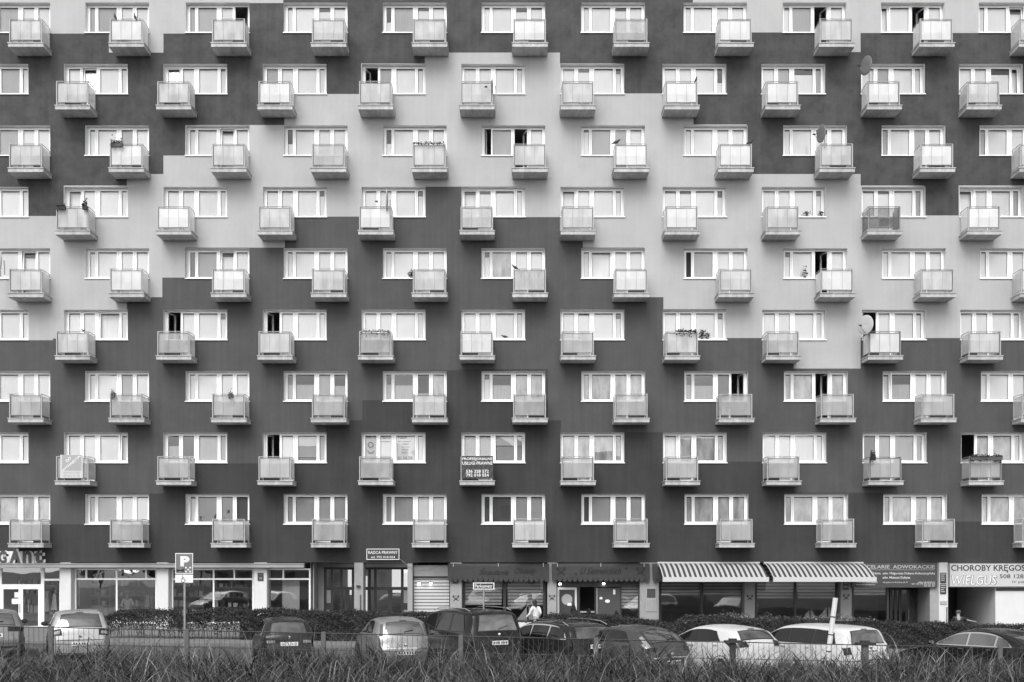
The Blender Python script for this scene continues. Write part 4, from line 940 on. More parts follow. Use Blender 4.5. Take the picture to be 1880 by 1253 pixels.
# ------------------------------------------------------------------ wire fence at the foot of the grass bank
y = -27.2
def ftop(px): return 1154.5+(px-200)*.0217
WIRE = mat('fence_wire', 0.07, 0.5, .5); POSTM = mat('fence_post', 0.11, 0.6, .2)
t = thing('wire_fence', 'low wire mesh fence on grey posts between the grass and the parked cars', 'fence', (0, y, 0)); Sf = S_(y)
posts = [94, 343, 594, 846, 1094, 1341, 1588, 1836, 2085, -155]
for p in sorted(posts):
    if p in (1588, 1341): continue
    m_ = MB(); x = PX(p, y); z = PZ(ftop(p), y); m_.box(x-.045, x+.045, -.03, .03, -.3, z+.03); m_.build('post', POSTM, t)
sp = sorted(posts)
for a, c in zip(sp[:-1], sp[1:]):
    m_ = MB(); x0, x1 = PX(a, y)+.05, PX(c, y)-.05
    zt0, zt1 = PZ(ftop(a), y), PZ(ftop(c), y)
    for q in (0, .35, .72, 1.07):
        m_.tube([(x0, -.01, zt0-q), (x1, -.01, zt1-q)], .007 if q else .011, 4)
    n = int((x1-x0)/.105)
    for i in range(n+1):
        u = i/n; x = x0+(x1-x0)*u; zz = zt0+(zt1-zt0)*u; m_.box(x-.0035, x+.0035, .0, .007, zz-1.1, zz+.01)
    m_.build('mesh_panel', WIRE, t)
for p, pc, lb in ((1588, 1182, 'square post with a flat cap in front of the white people carrier'), (1345, 1178, 'square post with a flat dark cap in front of the white hatchback')):
    yy = -29.0 if p == 1588 else -27.3; x = PX(p, yy); z = PZ(pc, yy); t = thing('capped_post', lb, 'post', (x, yy, 0))
    m_ = MB(); m_.box(-.06, .06, -.05, .05, -.2, z-.03); m_.build('post_shaft', POSTM if p == 1588 else DARKPLASTIC, t)
    m_ = MB(); m_.box(-.17, .19, -.10, .10, z-.03, z+.02); m_.box(-.08, .08, -.06, .06, z+.02, z+.06); m_.build('cap', DARKPLASTIC, t)
y = -26.6; x = PX(1516, y); t = thing('leaning_stake', 'pale leaning stake with dark bands in front of the white people carrier', 'post', (x, y, 0))
m_ = MB(); m_.tube([(-.06, 0, .2), (.21, 0, PZ(1098, y))], .055, 8); m_.build('stake', CLOTH_L, t)
m_ = MB(); 
for q in (.45, .62, .8): m_.tube([(-.06+.27*q, 0, .2+(PZ(1098, y)-.2)*q), (-.06+.27*(q+.01), 0, .2+(PZ(1098, y)-.2)*(q+.012))], .058, 8)
m_.build('band', DARKPLASTIC, t)
m_ = MB(); m_.tube([(0, -.05, .95), (.36, -.4, .35)], .02, 6); m_.build('prop', DARKPLASTIC, t)

# ------------------------------------------------------------------ parked cars
def chaikin(p, n=3):
    p = np.array(p, float)
    for _ in range(n):
        q = np.empty((2*len(p)-2, 2)); q[0::2] = p[:-1]*.78+p[1:]*.22; q[1::2] = p[:-1]*.22+p[1:]*.78
        p = np.vstack([p[:1], q, p[-1:]])
    return p
def car(label, cat, pos, heading, prof, W, belt, paint, sidewins, rearwin, lamps, tumble=.16, wheel_r=.31, wheels=(.80, .78), bumper=None, plate=(.75, None), rails=None, mirror=DARKPLASTIC, rim=RIM, extra=None, trim=None, name='parked_car', wiper=True, rear_t=.82, group='cars parked in a row', sglass=None):
    t = thing(name, label, cat, pos, -R(heading), group)
    P0 = chaikin(prof); L = P0[:, 0].max(); H = P0[:, 1].max()
    seg = np.r_[0, np.cumsum(np.hypot(*np.diff(P0, axis=0).T))]; N = 76
    ss = np.linspace(0, seg[-1], N); px_ = np.interp(ss, seg, P0[:, 0]); pz_ = np.interp(ss, seg, P0[:, 1])
    d = np.gradient(np.stack([px_, pz_], 1), axis=0); d /= np.linalg.norm(d, axis=1)[:, None]; nx_, nz_ = -d[:, 1], d[:, 0]
    bz = lambda x: belt[0]+(belt[1]-belt[0])*x/L
    def hw(x):
        w_ = W/2
        if x < .9: w_ -= .20*W*(1-x/.9)**2.2
        if x > L-.7: w_ -= .085*W*((x-L+.7)/.7)**2
        return w_
    def frac(x, z): return min(1, max(0, (z-bz(x))/(H-bz(x))))
    loc = lambda x, y, z: (y, L/2-x, z)
    def top(i, tt, eps=0.0):
        i0 = int(min(N-2, max(0, math.floor(i)))); f = i-i0
        g = lambda A: A[i0]*(1-f)+A[i0+1]*f
        x, z, nx, nz = g(px_), g(pz_), g(nx_), g(nz_); c = .055*tt*tt+.035*abs(tt)**7
        w_ = hw(x)-tumble*frac(x, z)**.9-.035
        return loc(x-nx*(c-eps), w_*tt, z-nz*(c-eps))
    def edge(i):
        p = top(i, 1); return L/2-p[1], p[0], p[2]
    def side_y(x, z, ze, ye):
        h0 = hw(x); b_ = bz(x)
        if z <= b_:
            y = h0*(1-.07*((.50-z)/.32)**2 if z < .50 else 1-.022*((z-.50)/max(.05, b_-.50))**2)
        else: y = h0*.978+(ye-h0*.978)*min(1, (z-b_)/max(.03, ze-b_))
        return y
    rows = [.19, .26, .38, .50, .62, .74]
    G = []
    for i in range(N):
        x, ye, ze = edge(i); b_ = bz(x); zs = [z for z in rows]+[b_-.015, b_+.012]+[b_+(ze-b_)*q for q in (.3, .6, .85)]
        right = []
        for z in zs:
            z2 = min(z, ze) if ze > .19 else ze
            right.append((x, min(side_y(x, z2, ze, ye), ye+.035) if ze < b_+.03 else side_y(x, z2, ze, ye), z2))
        ring = [loc(*p) for p in right]+[top(i, tt) for tt in np.linspace(1, -1, 17)]+[loc(p[0], -p[1], p[2]) for p in reversed(right)]
        G.append(ring)
    m_ = MB(); m_.grid([r_[::-1] for r_ in G]); m_.box(-W/2+.12, W/2-.12, -L/2+.12, L/2-.15, .16, .30); m_.build('body', paint, t, smooth=True)
    # greenhouse glass
    roof_z = lambda x: np.interp(x, px_[pz_ > .6], pz_[pz_ > .6])
    def thw(x): 
        z = roof_z(x); return hw(x)-tumble*frac(x, z)**.9-.035
    def side_glass(x0, x1, slope, eps, grow, m, nm, tail=.35):
        n = 22
        for s_ in (1, -1):
            g = MB(); P = []
            for k in range(n+1):
                x = x0+(x1-x0)*k/n; zr = roof_z(x); zb = bz(x)+.035-grow
                ze = zr-.09; zt2 = min(zr-.125+grow, zb+grow+slope*(x1-x)+.02) if slope else zr-.125+grow
                u = (x-x0)/(x1-x0)
                if tail and u > 1-tail: zb2 = zb+(zt2-zb)*.0; zt2 = zb+(zt2-zb)*(1-((u-1+tail)/tail)**3*.55)
                zt2 = max(zb+.005, zt2); row = []
                for q in (0, .5, 1):
                    z = zb+(zt2-zb)*q; y = side_y(x, z, ze, thw(x))+eps; row.append(loc(x, s_*y, z))
                P.append(row if s_ < 0 else row[::-1])
            g.grid(P); g.build(nm, m, t)
    xa, xb = sidewins[0][0], sidewins[-1][1]; slope = sidewins[-1][2]
    if trim is not None: side_glass(xa-.06, xb+.07, slope, .006, .035, trim, 'window_trim')
    else: side_glass(xa-.02, xb+.03, slope, .006, .015, DARKPLASTIC, 'window_trim')
    for a, c, sl_ in sidewins: side_glass(a, c, sl_, .014, 0, sglass or CARGLASS, 'side_window', tail=.35 if (a, c) == sidewins[-1][:2] else 0)
    def idx(z, rear=True):
        rng_ = range(N-1, 0, -1) if rear else range(N)
        k0 = int(np.argmax(pz_))
        if rear: return float(np.interp(-z, -pz_[k0:], np.arange(k0, N)))
        return float(np.interp(z, pz_[:k0+1], np.arange(k0+1)))
    def patch(i0, i1, t0, t1, eps, m, nm, ni=8, nt=10, shape=None, parent=None):
        g = MB(); P = []
        for a in range(ni+1):
            u = a/ni; s0 = shape(u) if shape else 1
            c = (t0+t1)/2; hwid = (t1-t0)/2*s0
            P.append([top(i0+(i1-i0)*u, c+hwid*(2*b_/nt-1), eps) for b_ in range(nt+1)])
        g.grid([r_[::-1] for r_ in P]); return g.build(nm, m, parent or t, smooth=True)
    zr0, zr1 = rearwin
    patch(idx(zr1), idx(zr0), -rear_t-.03, rear_t+.03, .005, DARKPLASTIC, 'window_seal', shape=lambda u: .90+.10*u)
    patch(idx(zr1-.02), idx(zr0+.02), -rear_t, rear_t, .012, REARGLASS, 'rear_window', shape=lambda u: .90+.10*u)
    if wiper:
        i_ = idx(zr0+.05); w1 = MB(); w1.tube([top(i_, -.02, .03), top(i_-1.0, .38, .03)], .012, 4); w1.build('wiper', DARKPLASTIC, t)
    wz = idx(bz(.9)+.06, False); wz1 = idx(H-.10, False); patch(wz, wz1, -.86, .86, .012, CARGLASS, 'windscreen', shape=lambda u: 1-.06*u)
    # lamps: list of (z0, z1, t0, side_len, material)
    for z0, z1, t0, sl_, lm in lamps:
        for s_ in (1, -1):
            i0, i1 = idx(z1), idx(z0); g = MB(); P = []
            for a in range(7):
                i = i0+(i1-i0)*a/6; u = a/6
                row = [top(i, s_*(t0+(1.0-t0)*b_/5), .014) for b_ in range(6)]
                x, ye, ze = edge(i)
                if sl_ > 0:
                    for b_ in range(1, 5):
                        xx = x-sl_*b_/4*(1-.35*u); row.append(loc(xx, s_*(side_y(min(xx, L-.03), ze, ze+.001, ye)*1.0+.010), ze-.012))
                P.append(row if s_ < 0 else row[::-1])
            g.grid(P); g.build('tail_lamp', lm, t, smooth=True)
    # plate, bumper strip, badge
    def rear_pt(z, tt=0, eps=.012): return Vector(top(idx(z), tt, eps))
    zp, ptxt = plate; c = rear_pt(zp, 0, .02); g = MB(); pw = .26
    g.box(-pw, pw, c.y-.012, c.y+.006, zp-.055, zp+.055)
    if ptxt: text(g, ptxt, -pw*.86, zp-.036, w=pw*1.72, h=.072, y=c.y-.012, m=1)
    else:
        for k in range(6): g.box(-pw*.8+k*.072+.02*(k > 2), -pw*.8+k*.072+.045+.02*(k > 2), c.y-.014, c.y-.0121, zp-.03, zp+.032, 1)
    g.build('number_plate', [PLATE, SIGN_D], t)
    if bumper: 
        for z0, z1, bm in bumper: patch(idx(z1), idx(z0), -.97, .97, .010, bm, 'bumper_strip', 3, 10)
    c = rear_pt(min(zr0-.10, zp+.22), 0, .01); g = MB(); g.lathe([(0, -.012), (.045, -.008), (.05, .004)], tuple(c), 'y', 10); g.build('badge', CHROME, t)
    patch(idx(zr1+.022), idx(zr1+.006), -.16, .16, .012, DARKPLASTIC, 'brake_light', 2, 4)
    # wheels
    for xw in (wheels[0], L-wheels[1]):
        for s_ in (1, -1):
            yb = hw(xw)*.985; wr = wheel_r
            a = MB(); a.lathe([(wr+.075, 0), (wr+.07, .02), (wr+.03, .012), (0, .011)] if s_ > 0 else [(wr+.075, 0), (wr+.07, -.02), (wr+.03, -.012), (0, -.011)], (s_*(yb-.004), L/2-xw, wr), 'x', 24); a.build('wheel_arch', DARKPLASTIC, t)
            wo2 = MB(); wo2.lathe([(wr*.62, s_*.03), (wr*.92, s_*.032), (wr, s_*.0), (wr, -s_*.16)], (s_*yb, L/2-xw, wr), 'x', 24); w_ = wo2.build('wheel', TYRE, t)
            r_ = MB(); r_.lathe([(wr*.64, s_*.034), (wr*.60, s_*.020), (wr*.12, s_*.028), (0, s_*.03)], (s_*yb, L/2-xw, wr), 'x', 24, 1)
            for k in range(9):
                an = k*2*math.pi/9; ca, sa = math.cos(an), math.sin(an); q = wr*.03
                pts = [(s_*(yb+.036), L/2-xw+ca*wr*a_-sa*b_*q*(1.6-a_), wr+sa*wr*a_+ca*b_*q*(1.6-a_)) for a_, b_ in ((.08, -1.3), (.62, -1.3), (.62, 1.3), (.08, 1.3))]
                r_.poly(pts if s_ > 0 else pts[::-1], 0)
            r_.lathe([(wr*.66, s_*.036), (wr*.60, s_*.037)], (s_*yb, L/2-xw, wr), 'x', 24, 0)
            r_.build('rim', [rim, SIGN_D], w_)
    # mirrors, handles, door gaps
    for s_ in (1, -1):
        xm = 1.30*L/4.0+.10; y = hw(xm); z = bz(xm)+.07
        g = MB(); i = len(g.v); c = loc(xm, s_*(y+.10), z)
        g.lathe([(0, -.05), (.055, -.045), (.075, -.01), (.07, .04), (0, .05)], c, 'y', 10); g.v = [((v[0]-c[0])*1.35+c[0], v[1], v[2]) for v in g.v]; g.box(min(s_*(y-.03), s_*(y+.05)), max(s_*(y-.03), s_*(y+.05)), c[1]-.02, c[1]+.02, z-.05, z-.02)
        g.build('wing_mirror', mirror, t, smooth=False)
        g = MB()
        for xg in [a for a, c_, _ in sidewins[1:]]+[xa+.05]:
            pts = [loc(xg, s_*(side_y(xg, z, bz(xg)+.3, thw(xg))+.001), z) for z in np.linspace(.28, bz(xg), 8)]; g.tube(pts, .006, 4)
        g.build('door_gap', DARKPLASTIC, t)
        for xg in [c_ for a, c_, _ in sidewins[:2]]:
            z = bz(xg)-.08; y = side_y(xg-.15, z, 2, 1)
            g = MB(); g.box(min(s_*y, s_*(y+.025)), max(s_*y, s_*(y+.025)), L/2-xg+.05, L/2-xg+.22, z-.015, z+.015); g.build('door_handle', paint if trim is None else CHROME, t)
    if rails:
        for s_ in (1, -1):
            g = MB(); pts = []
            for k in range(9):
                x = rails[0]+(rails[1]-rails[0])*k/8; pts.append(loc(x, s_*(thw(x)-.06), roof_z(x)+.0+.03*(1 if 0 < k < 8 else -.5)))
            g.tube(pts, .016, 6); g.build('roof_rail', CHROME, t)
    g = MB(); i_ = int(np.argmax(pz_))+2; p = top(i_+6, 0); g.tube([p, (p[0], p[1]-.10, p[2]+.16)], .006, 4); g.build('aerial', DARKPLASTIC, t)
    if extra: extra(t, top, idx, patch, loc, L, side_y, hw)
    return t

def paintm(nm, v, metal=.35, rough=.25): return mat(nm, v, rough, metal, spec=.4 if v > .1 else .22, coat=.4 if v > .1 else .12)
SILVER = paintm('silver_paint', .30, .5, .3); PALE = paintm('pale_silver_paint', .46, .45, .3); DGREY = paintm('dark_grey_paint', .03); BLK = paintm('black_paint', .012, .1, .15); WHITECAR = paintm('white_paint', .54, .0, .25); GUN = paintm('gunmetal_paint', .22, .5, .3); BLK2 = paintm('dark_blue_black_paint', .022, .2, .18)
HATCH = lambda L=4.0, H=1.49: [(0.03, .22), (0, .42), (.03, .60), (.15, .74), (.60, .90), (1.05, 1.0), (1.20, 1.05), (1.85, H-.06), (2.15, H-.01), (2.7, H), (L-.75, H-.035), (L-.42, H-.10), (L-.30, H-.19), (L-.10, .98), (L-.05, .88), (L-.03, .72), (L, .62), (L, .42), (L-.04, .22)]
def cp(px, S): d_ = F/S; return d_
def place(px, S, L, heading):
    """ground point under the middle of a car whose rear bumper is centred at photo column px with S photo pixels per metre there"""
    d_ = F/S; xr, yr = (px-940)/S, d_-DC; h = R(heading); x, y = xr+math.sin(h)*L/2, yr+math.cos(h)*L/2
    return (x, y, gz(x))
car('grey hatchback cut off by the edge, next to the pale silver hatchback', 'car', place(-12, 60.5, 4.2, -25), -25, HATCH(4.2, 1.46), 1.78, (.92, .98), GUN, [(1.45, 2.35, 0), (2.42, 3.35, 1.3)], (1.00, 1.36), [(.82, .96, .55, .30, LAMP_D)], bumper=[(.30, .36, DARKPLASTIC), (.26, .285, CHROME)], plate=(.70, None))
def wipe3(t, top, idx, patch, loc, L, side_y, hw): pass
car('pale silver hatchback seen from behind with dark angular tail lamps', 'car', place(148, 60.8, 4.0, -23), -23, HATCH(4.0, 1.49), 1.72, (.92, .98), PALE, [(1.45, 2.3, 0), (2.36, 3.2, 1.3)], (1.00, 1.40), [(.76, .97, .76, .28, LAMP_D), (.80, .90, .84, .06, LAMP_L)], plate=(.50, None), bumper=[(.60, .62, DARKPLASTIC)], rear_t=.86, wiper=False)
OLD = [(0.03, .22), (0, .40), (.02, .62), (.20, .74), (1.0, .86), (1.15, .90), (1.70, 1.33), (1.95, 1.38), (2.5, 1.39), (3.1, 1.36), (3.30, 1.31), (3.42, 1.22), (3.68, .92), (3.72, .86), (3.74, .60), (3.77, .55), (3.77, .38), (3.72, .22)]
car('old boxy dark hatchback with a plain rear window and plate GC3 7618', 'car', place(531, 62.5, 3.77, -17), -17, OLD, 1.60, (.86, .88), DGREY, [(1.35, 2.2, 0), (2.26, 3.0, 1.4)], (.93, 1.27), [(.66, .76, .62, .0, LAMP_D), (.67, .75, .64, 0, LAMP_L)], tumble=.17, plate=(.64, 'GC3 7618'), bumper=[(.36, .50, DARKPLASTIC)], wheel_r=.28, wiper=False)
FI = [(0.03, .22), (0, .42), (.03, .60), (.15, .74), (.60, .90), (1.05, 1.0), (1.20, 1.05), (1.85, 1.42), (2.15, 1.47), (2.6, 1.49), (3.1, 1.46), (3.40, 1.40), (3.52, 1.30), (3.70, 1.0), (3.75, .90), (3.79, .72), (3.85, .60), (3.85, .40), (3.80, .22)]
car('mid silver hatchback with tall tail lamps high on its rear pillars', 'car', place(745, 64, 3.85, -18), -18, FI, 1.68, (.94, 1.0), SILVER, [(1.42, 2.2, 0), (2.26, 3.0, 1.2)], (1.01, 1.37), [(1.0, 1.34, .88, .13, mat('red_lamp', .09, .4, spec=.25))], plate=(.48, None), bumper=[(.60, .63, CHROME)], rear_t=.80)
SUV = [(0.03, .30), (0, .55), (.04, .80), (.20, .98), (.9, 1.10), (1.25, 1.16), (1.40, 1.22), (1.95, 1.70), (2.25, 1.77), (2.9, 1.80), (3.9, 1.78), (4.25, 1.74), (4.38, 1.66), (4.52, 1.15), (4.55, 1.0), (4.58, .75), (4.66, .66), (4.66, .46), (4.60, .30)]
car('tall black off-roader with roof rails and tall rear pillar lamps', 'car', place(921, 66.5, 4.66, -33), -33, SUV, 1.84, (1.12, 1.16), BLK, [(1.55, 2.45, 0), (2.53, 3.3, 0), (3.42, 4.15, 1.8)], (1.20, 1.66), [(.95, 1.62, .90, .10, LAMP_D)], tumble=.15, wheel_r=.37, plate=(.88, None), bumper=[(.46, .60, DARKPLASTIC)], rails=(2.1, 4.1), mirror=CHROME, wheels=(.85, .90))
EST = [(0.03, .22), (0, .42), (.03, .60), (.20, .74), (.9, .92), (1.35, 1.0), (1.50, 1.04), (2.2, 1.41), (2.55, 1.46), (3.2, 1.48), (4.0, 1.44), (4.35, 1.38), (4.46, 1.30), (4.68, 1.0), (4.72, .92), (4.74, .72), (4.80, .60), (4.80, .40), (4.74, .22)]
car('dark estate car with bright roof rails and a pale number plate', 'car', place(1100, 66, 4.8, -34), -34, EST, 1.84, (.93, 1.0), BLK2, [(1.75, 2.65, 0), (2.72, 3.5, 0), (3.58, 4.35, 1.6)], (1.01, 1.34), [(.84, .95, .60, .25, LAMP_D)], plate=(.80, None), rails=(2.2, 4.3), trim=CHROME, bumper=[(.34, .46, DARKPLASTIC)])
CPE = [(0.03, .22), (0, .42), (.03, .58), (.20, .72), (.8, .88), (1.15, .96), (1.30, 1.0), (2.0, 1.37), (2.35, 1.42), (2.8, 1.42), (3.3, 1.36), (3.65, 1.24), (4.0, .98), (4.08, .90), (4.12, .74), (4.18, .60), (4.18, .40), (4.12, .22)]
car('sloping dark hatchback half covered by a white hatchback, with a rising rear pillar', 'car', place(1236, 68, 4.18, -37), -37, CPE, 1.76, (.90, .98), paintm('slate_paint', .075), [(1.52, 2.4, 0), (2.46, 3.35, .9)], (.99, 1.31), [(.90, 1.20, .90, .10, LAMP_L), (.78, .88, .70, .15, LAMP_D)], plate=(.46, None), bumper=[(.58, .61, CHROME)])
WH = [(0.03, .22), (0, .42), (.03, .62), (.15, .78), (.60, .92), (1.0, 1.02), (1.12, 1.06), (1.95, 1.42), (2.25, 1.47), (2.7, 1.48), (3.3, 1.44), (3.62, 1.38), (3.72, 1.31), (3.96, 1.05), (4.0, .95), (4.03, .74), (4.10, .60), (4.10, .40), (4.04, .22)]
car('white hatchback with one long oval side window and leaf-shaped tail lamps', 'car', place(1404, 68.5, 4.1, -34), -34, WH, 1.76, (.92, 1.08), WHITECAR, [(1.35, 2.3, 0), (2.32, 3.25, 1.1)], (1.12, 1.37), [(.94, 1.10, .66, .36, LAMP_D)], plate=(.46, None), wiper=False)
MPV = [(0.03, .22), (0, .42), (.03, .62), (.20, .78), (.8, .96), (1.15, 1.05), (1.30, 1.10), (2.0, 1.46), (2.35, 1.52), (3.0, 1.54), (4.1, 1.52), (4.42, 1.47), (4.52, 1.38), (4.66, 1.05), (4.70, .95), (4.72, .72), (4.78, .60), (4.78, .40), (4.72, .22)]
car('long white people carrier with three dark side windows behind the leaning stake', 'car', place(1603, 69, 4.78, -32), -32, MPV, 1.82, (.98, 1.02), WHITECAR, [(1.55, 2.5, 0), (2.57, 3.4, 0), (3.48, 4.25, 3.2)], (1.06, 1.42), [(.80, 1.0, .92, .12, LAMP_D)], plate=(.86, None), bumper=[(.62, .64, DARKPLASTIC)], wiper=False)
SED = [(0.03, .22), (0, .42), (.03, .58), (.20, .72), (.9, .88), (1.40, .98), (1.55, 1.02), (2.3, 1.38), (2.65, 1.44), (3.2, 1.46), (3.7, 1.40), (4.1, 1.27), (4.45, 1.10), (4.72, 1.05), (4.78, .98), (4.80, .74), (4.86, .60), (4.86, .40), (4.80, .22)]
car('black saloon with a bright window surround and alloy wheels, cut off by the edge', 'car', place(1935, 68.5, 4.86, -31), -31, SED, 1.84, (.93, 1.0), BLK, [(1.80, 2.75, 0), (2.82, 3.65, 0), (3.72, 4.15, 1.0)], (1.06, 1.30), [(.84, .98, .60, .25, LAMP_D)], trim=CHROME, sglass=REARGLASS, wheel_r=.34, mirror=BLK, plate=(.72, None))

# ------------------------------------------------------------------ long grass on the bank
def blades(name, roots, az, length, lean, curl, width, tint, m, parent=None, kind='stuff', nseg=7):
    n = len(roots); k = nseg+1
    pos = np.zeros((n, k, 2, 3)); p = roots.copy(); ang = lean.copy()
    dx, dy = np.cos(az), np.sin(az); sx, sy = -dy, dx
    tw = rng.uniform(-.9, .9, n); sx, sy = sx*np.cos(tw)+dx*np.sin(tw), sy*np.cos(tw)+dy*np.sin(tw)
    for j in range(k):
        w_ = width*(1-(j/nseg)**1.8*.93)*(.55+.45*min(1, j/1.5))
        pos[:, j, 0] = p-np.stack([sx*w_, sy*w_, 0*w_], 1)*.5; pos[:, j, 1] = p+np.stack([sx*w_, sy*w_, 0*w_], 1)*.5
        st = length/nseg
        p = p+np.stack([dx*np.sin(ang)*st, dy*np.sin(ang)*st, np.cos(ang)*st], 1); ang = ang+curl/nseg*(.35+1.3*j/nseg)
    v = pos.reshape(-1, 3); base = (np.arange(n)*k*2)[:, None, None]
    q = np.array([[2*j, 2*j+1, 2*j+3, 2*j+2] for j in range(nseg)])[None]; f = (base+q).reshape(-1)
    nf = n*nseg; me = bpy.data.meshes.new(name); me.vertices.add(len(v)); me.vertices.foreach_set('co', v.ravel())
    me.loops.add(nf*4); me.loops.foreach_set('vertex_index', f); me.polygons.add(nf); me.polygons.foreach_set('loop_start', np.arange(0, nf*4, 4))
    me.materials.append(m); me.update(calc_edges=True)
    at = me.attributes.new('tint', 'FLOAT', 'FACE'); at.data.foreach_set('value', np.repeat(tint, nseg).astype(np.float32))
    o = bpy.data.objects.new(name, me); COL.objects.link(o); o['kind'] = kind
    if parent: o.parent = parent
    return o
nc = 1500; cd = rng.uniform(16.0, 26.8, nc); cx = rng.uniform(-1, 1, nc)*(cd*.53+.8)
per = 40; idc = np.repeat(np.arange(nc), per); n = len(idc)
maz = np.where(rng.uniform(0, 1, nc) < .6, np.where(rng.uniform(0, 1, nc) < .5, 0, np.pi)+rng.normal(0, .5, nc), rng.uniform(0, 6.28, nc)); big = rng.uniform(0, 1, nc)
ox, oy = rng.normal(0, .17, n), rng.normal(0, .17, n)
rx, ry = cx[idc]+ox, cd[idc]+oy-DC
rz = np.array([bank_z(a, b_) for a, b_ in zip(rx, ry)])-.02
az = np.where(rng.uniform(0, 1, n) < .35, np.arctan2(oy, ox)+rng.normal(0, .5, n), maz[idc]+rng.normal(0, .55, n))
ln = np.clip(rng.normal(.70, .20, n), .2, 1.3)*(.60+.75*big[idc])
lean = np.abs(rng.normal(.45, .25, n)); curl = rng.uniform(1.3, 3.3, n)
tint = np.clip(rng.beta(1.1, 4.5, n)*.8+rng.uniform(-.08, .10, nc)[idc], 0, 1); dry = rng.uniform(0, 1, n) < .05; tint[dry] = rng.uniform(.6, 1, dry.sum())
blades('tall_grass', np.stack([rx, ry, rz], 1), az, ln, lean, curl, rng.uniform(.010, .022, n), tint, GRASS)
nl = 26000; d_ = rng.uniform(16.5, 27, nl); x_ = rng.uniform(-1, 1, nl)*(d_*.44+.5); z_ = np.array([bank_z(a, b_-DC) for a, b_ in zip(x_, d_)])-.01
blades('low_grass', np.stack([x_, d_-DC, z_], 1), rng.uniform(0, 6.28, nl), rng.uniform(.18, .42, nl), np.abs(rng.normal(.4, .3, nl)), rng.uniform(.4, 2.4, nl), rng.uniform(.006, .013, nl), np.clip(rng.beta(1.2, 4, nl)*.6, 0, 1), GRASS)
# a few long stalks that stand above the rest
k = 200; d_ = rng.uniform(19, 25.5, k); x_ = rng.uniform(-1, 1, k)*(d_*.44); z_ = np.array([bank_z(a, b_-DC) for a, b_ in zip(x_, d_)])
blades('tall_stalks', np.stack([x_, d_-DC, z_], 1), rng.uniform(0, 6.28, k), rng.uniform(.7, 1.15, k), np.abs(rng.normal(.2, .15, k)), rng.uniform(.1, 1.2, k), rng.uniform(.010, .018, k), np.clip(rng.uniform(.1, .85, k), 0, 1), GRASS)

# ------------------------------------------------------------------ shelves and goods inside the clothes shop
def shelf(px, y, wd, label, lev=4):
    x = PX(px, y); t = thing('shop_shelf', label, 'shelf', (x, y, gz(x)+.1)); m_ = MB()
    m_.box(-wd/2, -wd/2+.03, -.15, .15, 0, 2.1); m_.box(wd/2-.03, wd/2, -.15, .15, 0, 2.1)
    for i in range(lev): m_.box(-wd/2+.03, wd/2-.03, -.15, .15, .45+i*.45, .48+i*.45)
    m_.build('frame', GREYREND, t)
    for i in range(lev):
        u = -wd/2+.06
        while u < wd/2-.15:
            w_ = random.uniform(.10, .26); h_ = random.uniform(.12, .36)
            m_ = MB(); m_.bbox(u, min(u+w_, wd/2-.05), -.12, .10, .482+i*.45, .482+i*.45+h_, 0, .02); m_.build('goods', random.choice([SIGN_W, GREYREND, SIGN_M, CLOTH_L, SIGN_D, SIGN_G, GREYREND]), t); u += w_+random.uniform(.02, .12)
shelf(172, 2.0, 1.6, 'shelf of goods deep inside the first wide shop window'); shelf(240, 2.2, 1.4, 'shelf of goods beside the coats in the first wide shop window')
shelf(345, 2.1, 1.5, 'shelf of goods behind the parking sign pole'); shelf(425, 2.3, 1.6, 'shelf of goods in the second wide shop window, nearer the lettered plaque'); shelf(94, 2.0, .7, 'narrow shelf behind the pane beside the glass doors'); shelf(56, 3.2, 1.2, 'shelf seen through the glass shop doors')

# ------------------------------------------------------------------ people
def skin_mesh(name, chains, m, parent, sub=2, root=0):
    """chains: lists of (point, radius); the first point of a later chain joins the nearest earlier point"""
    V, E, Rr = [], [], []
    for ch in chains:
        prev = None
        for k, (p, r_) in enumerate(ch):
            p = Vector(p)
            if k == 0 and V:
                j = min(range(len(V)), key=lambda q: (V[q]-p).length)
                if (V[j]-p).length < .02: prev = j; continue
            V.append(p); Rr.append(r_); E_ = len(V)-1
            if prev is not None: E.append((prev, E_))
            elif k == 0 and len(V) > 1: E.append((j, E_))
            prev = E_
    me = bpy.data.meshes.new(name); me.from_pydata([tuple(v) for v in V], E, []); me.materials.append(m)
    o = bpy.data.objects.new(name, me); COL.objects.link(o); o.parent = parent
    md = o.modifiers.new('Skin', 'SKIN'); md.use_smooth_shade = True
    if not me.skin_vertices: 
        bpy.context.view_layer.objects.active = o
    for i, sv in enumerate(me.skin_vertices[0].data):
        r_ = Rr[i]; sv.radius = r_ if isinstance(r_, tuple) else (r_, r_); sv.use_root = (i == root)
    sb = o.modifiers.new('Sub', 'SUBSURF'); sb.levels = 1; sb.render_levels = sub
    return o
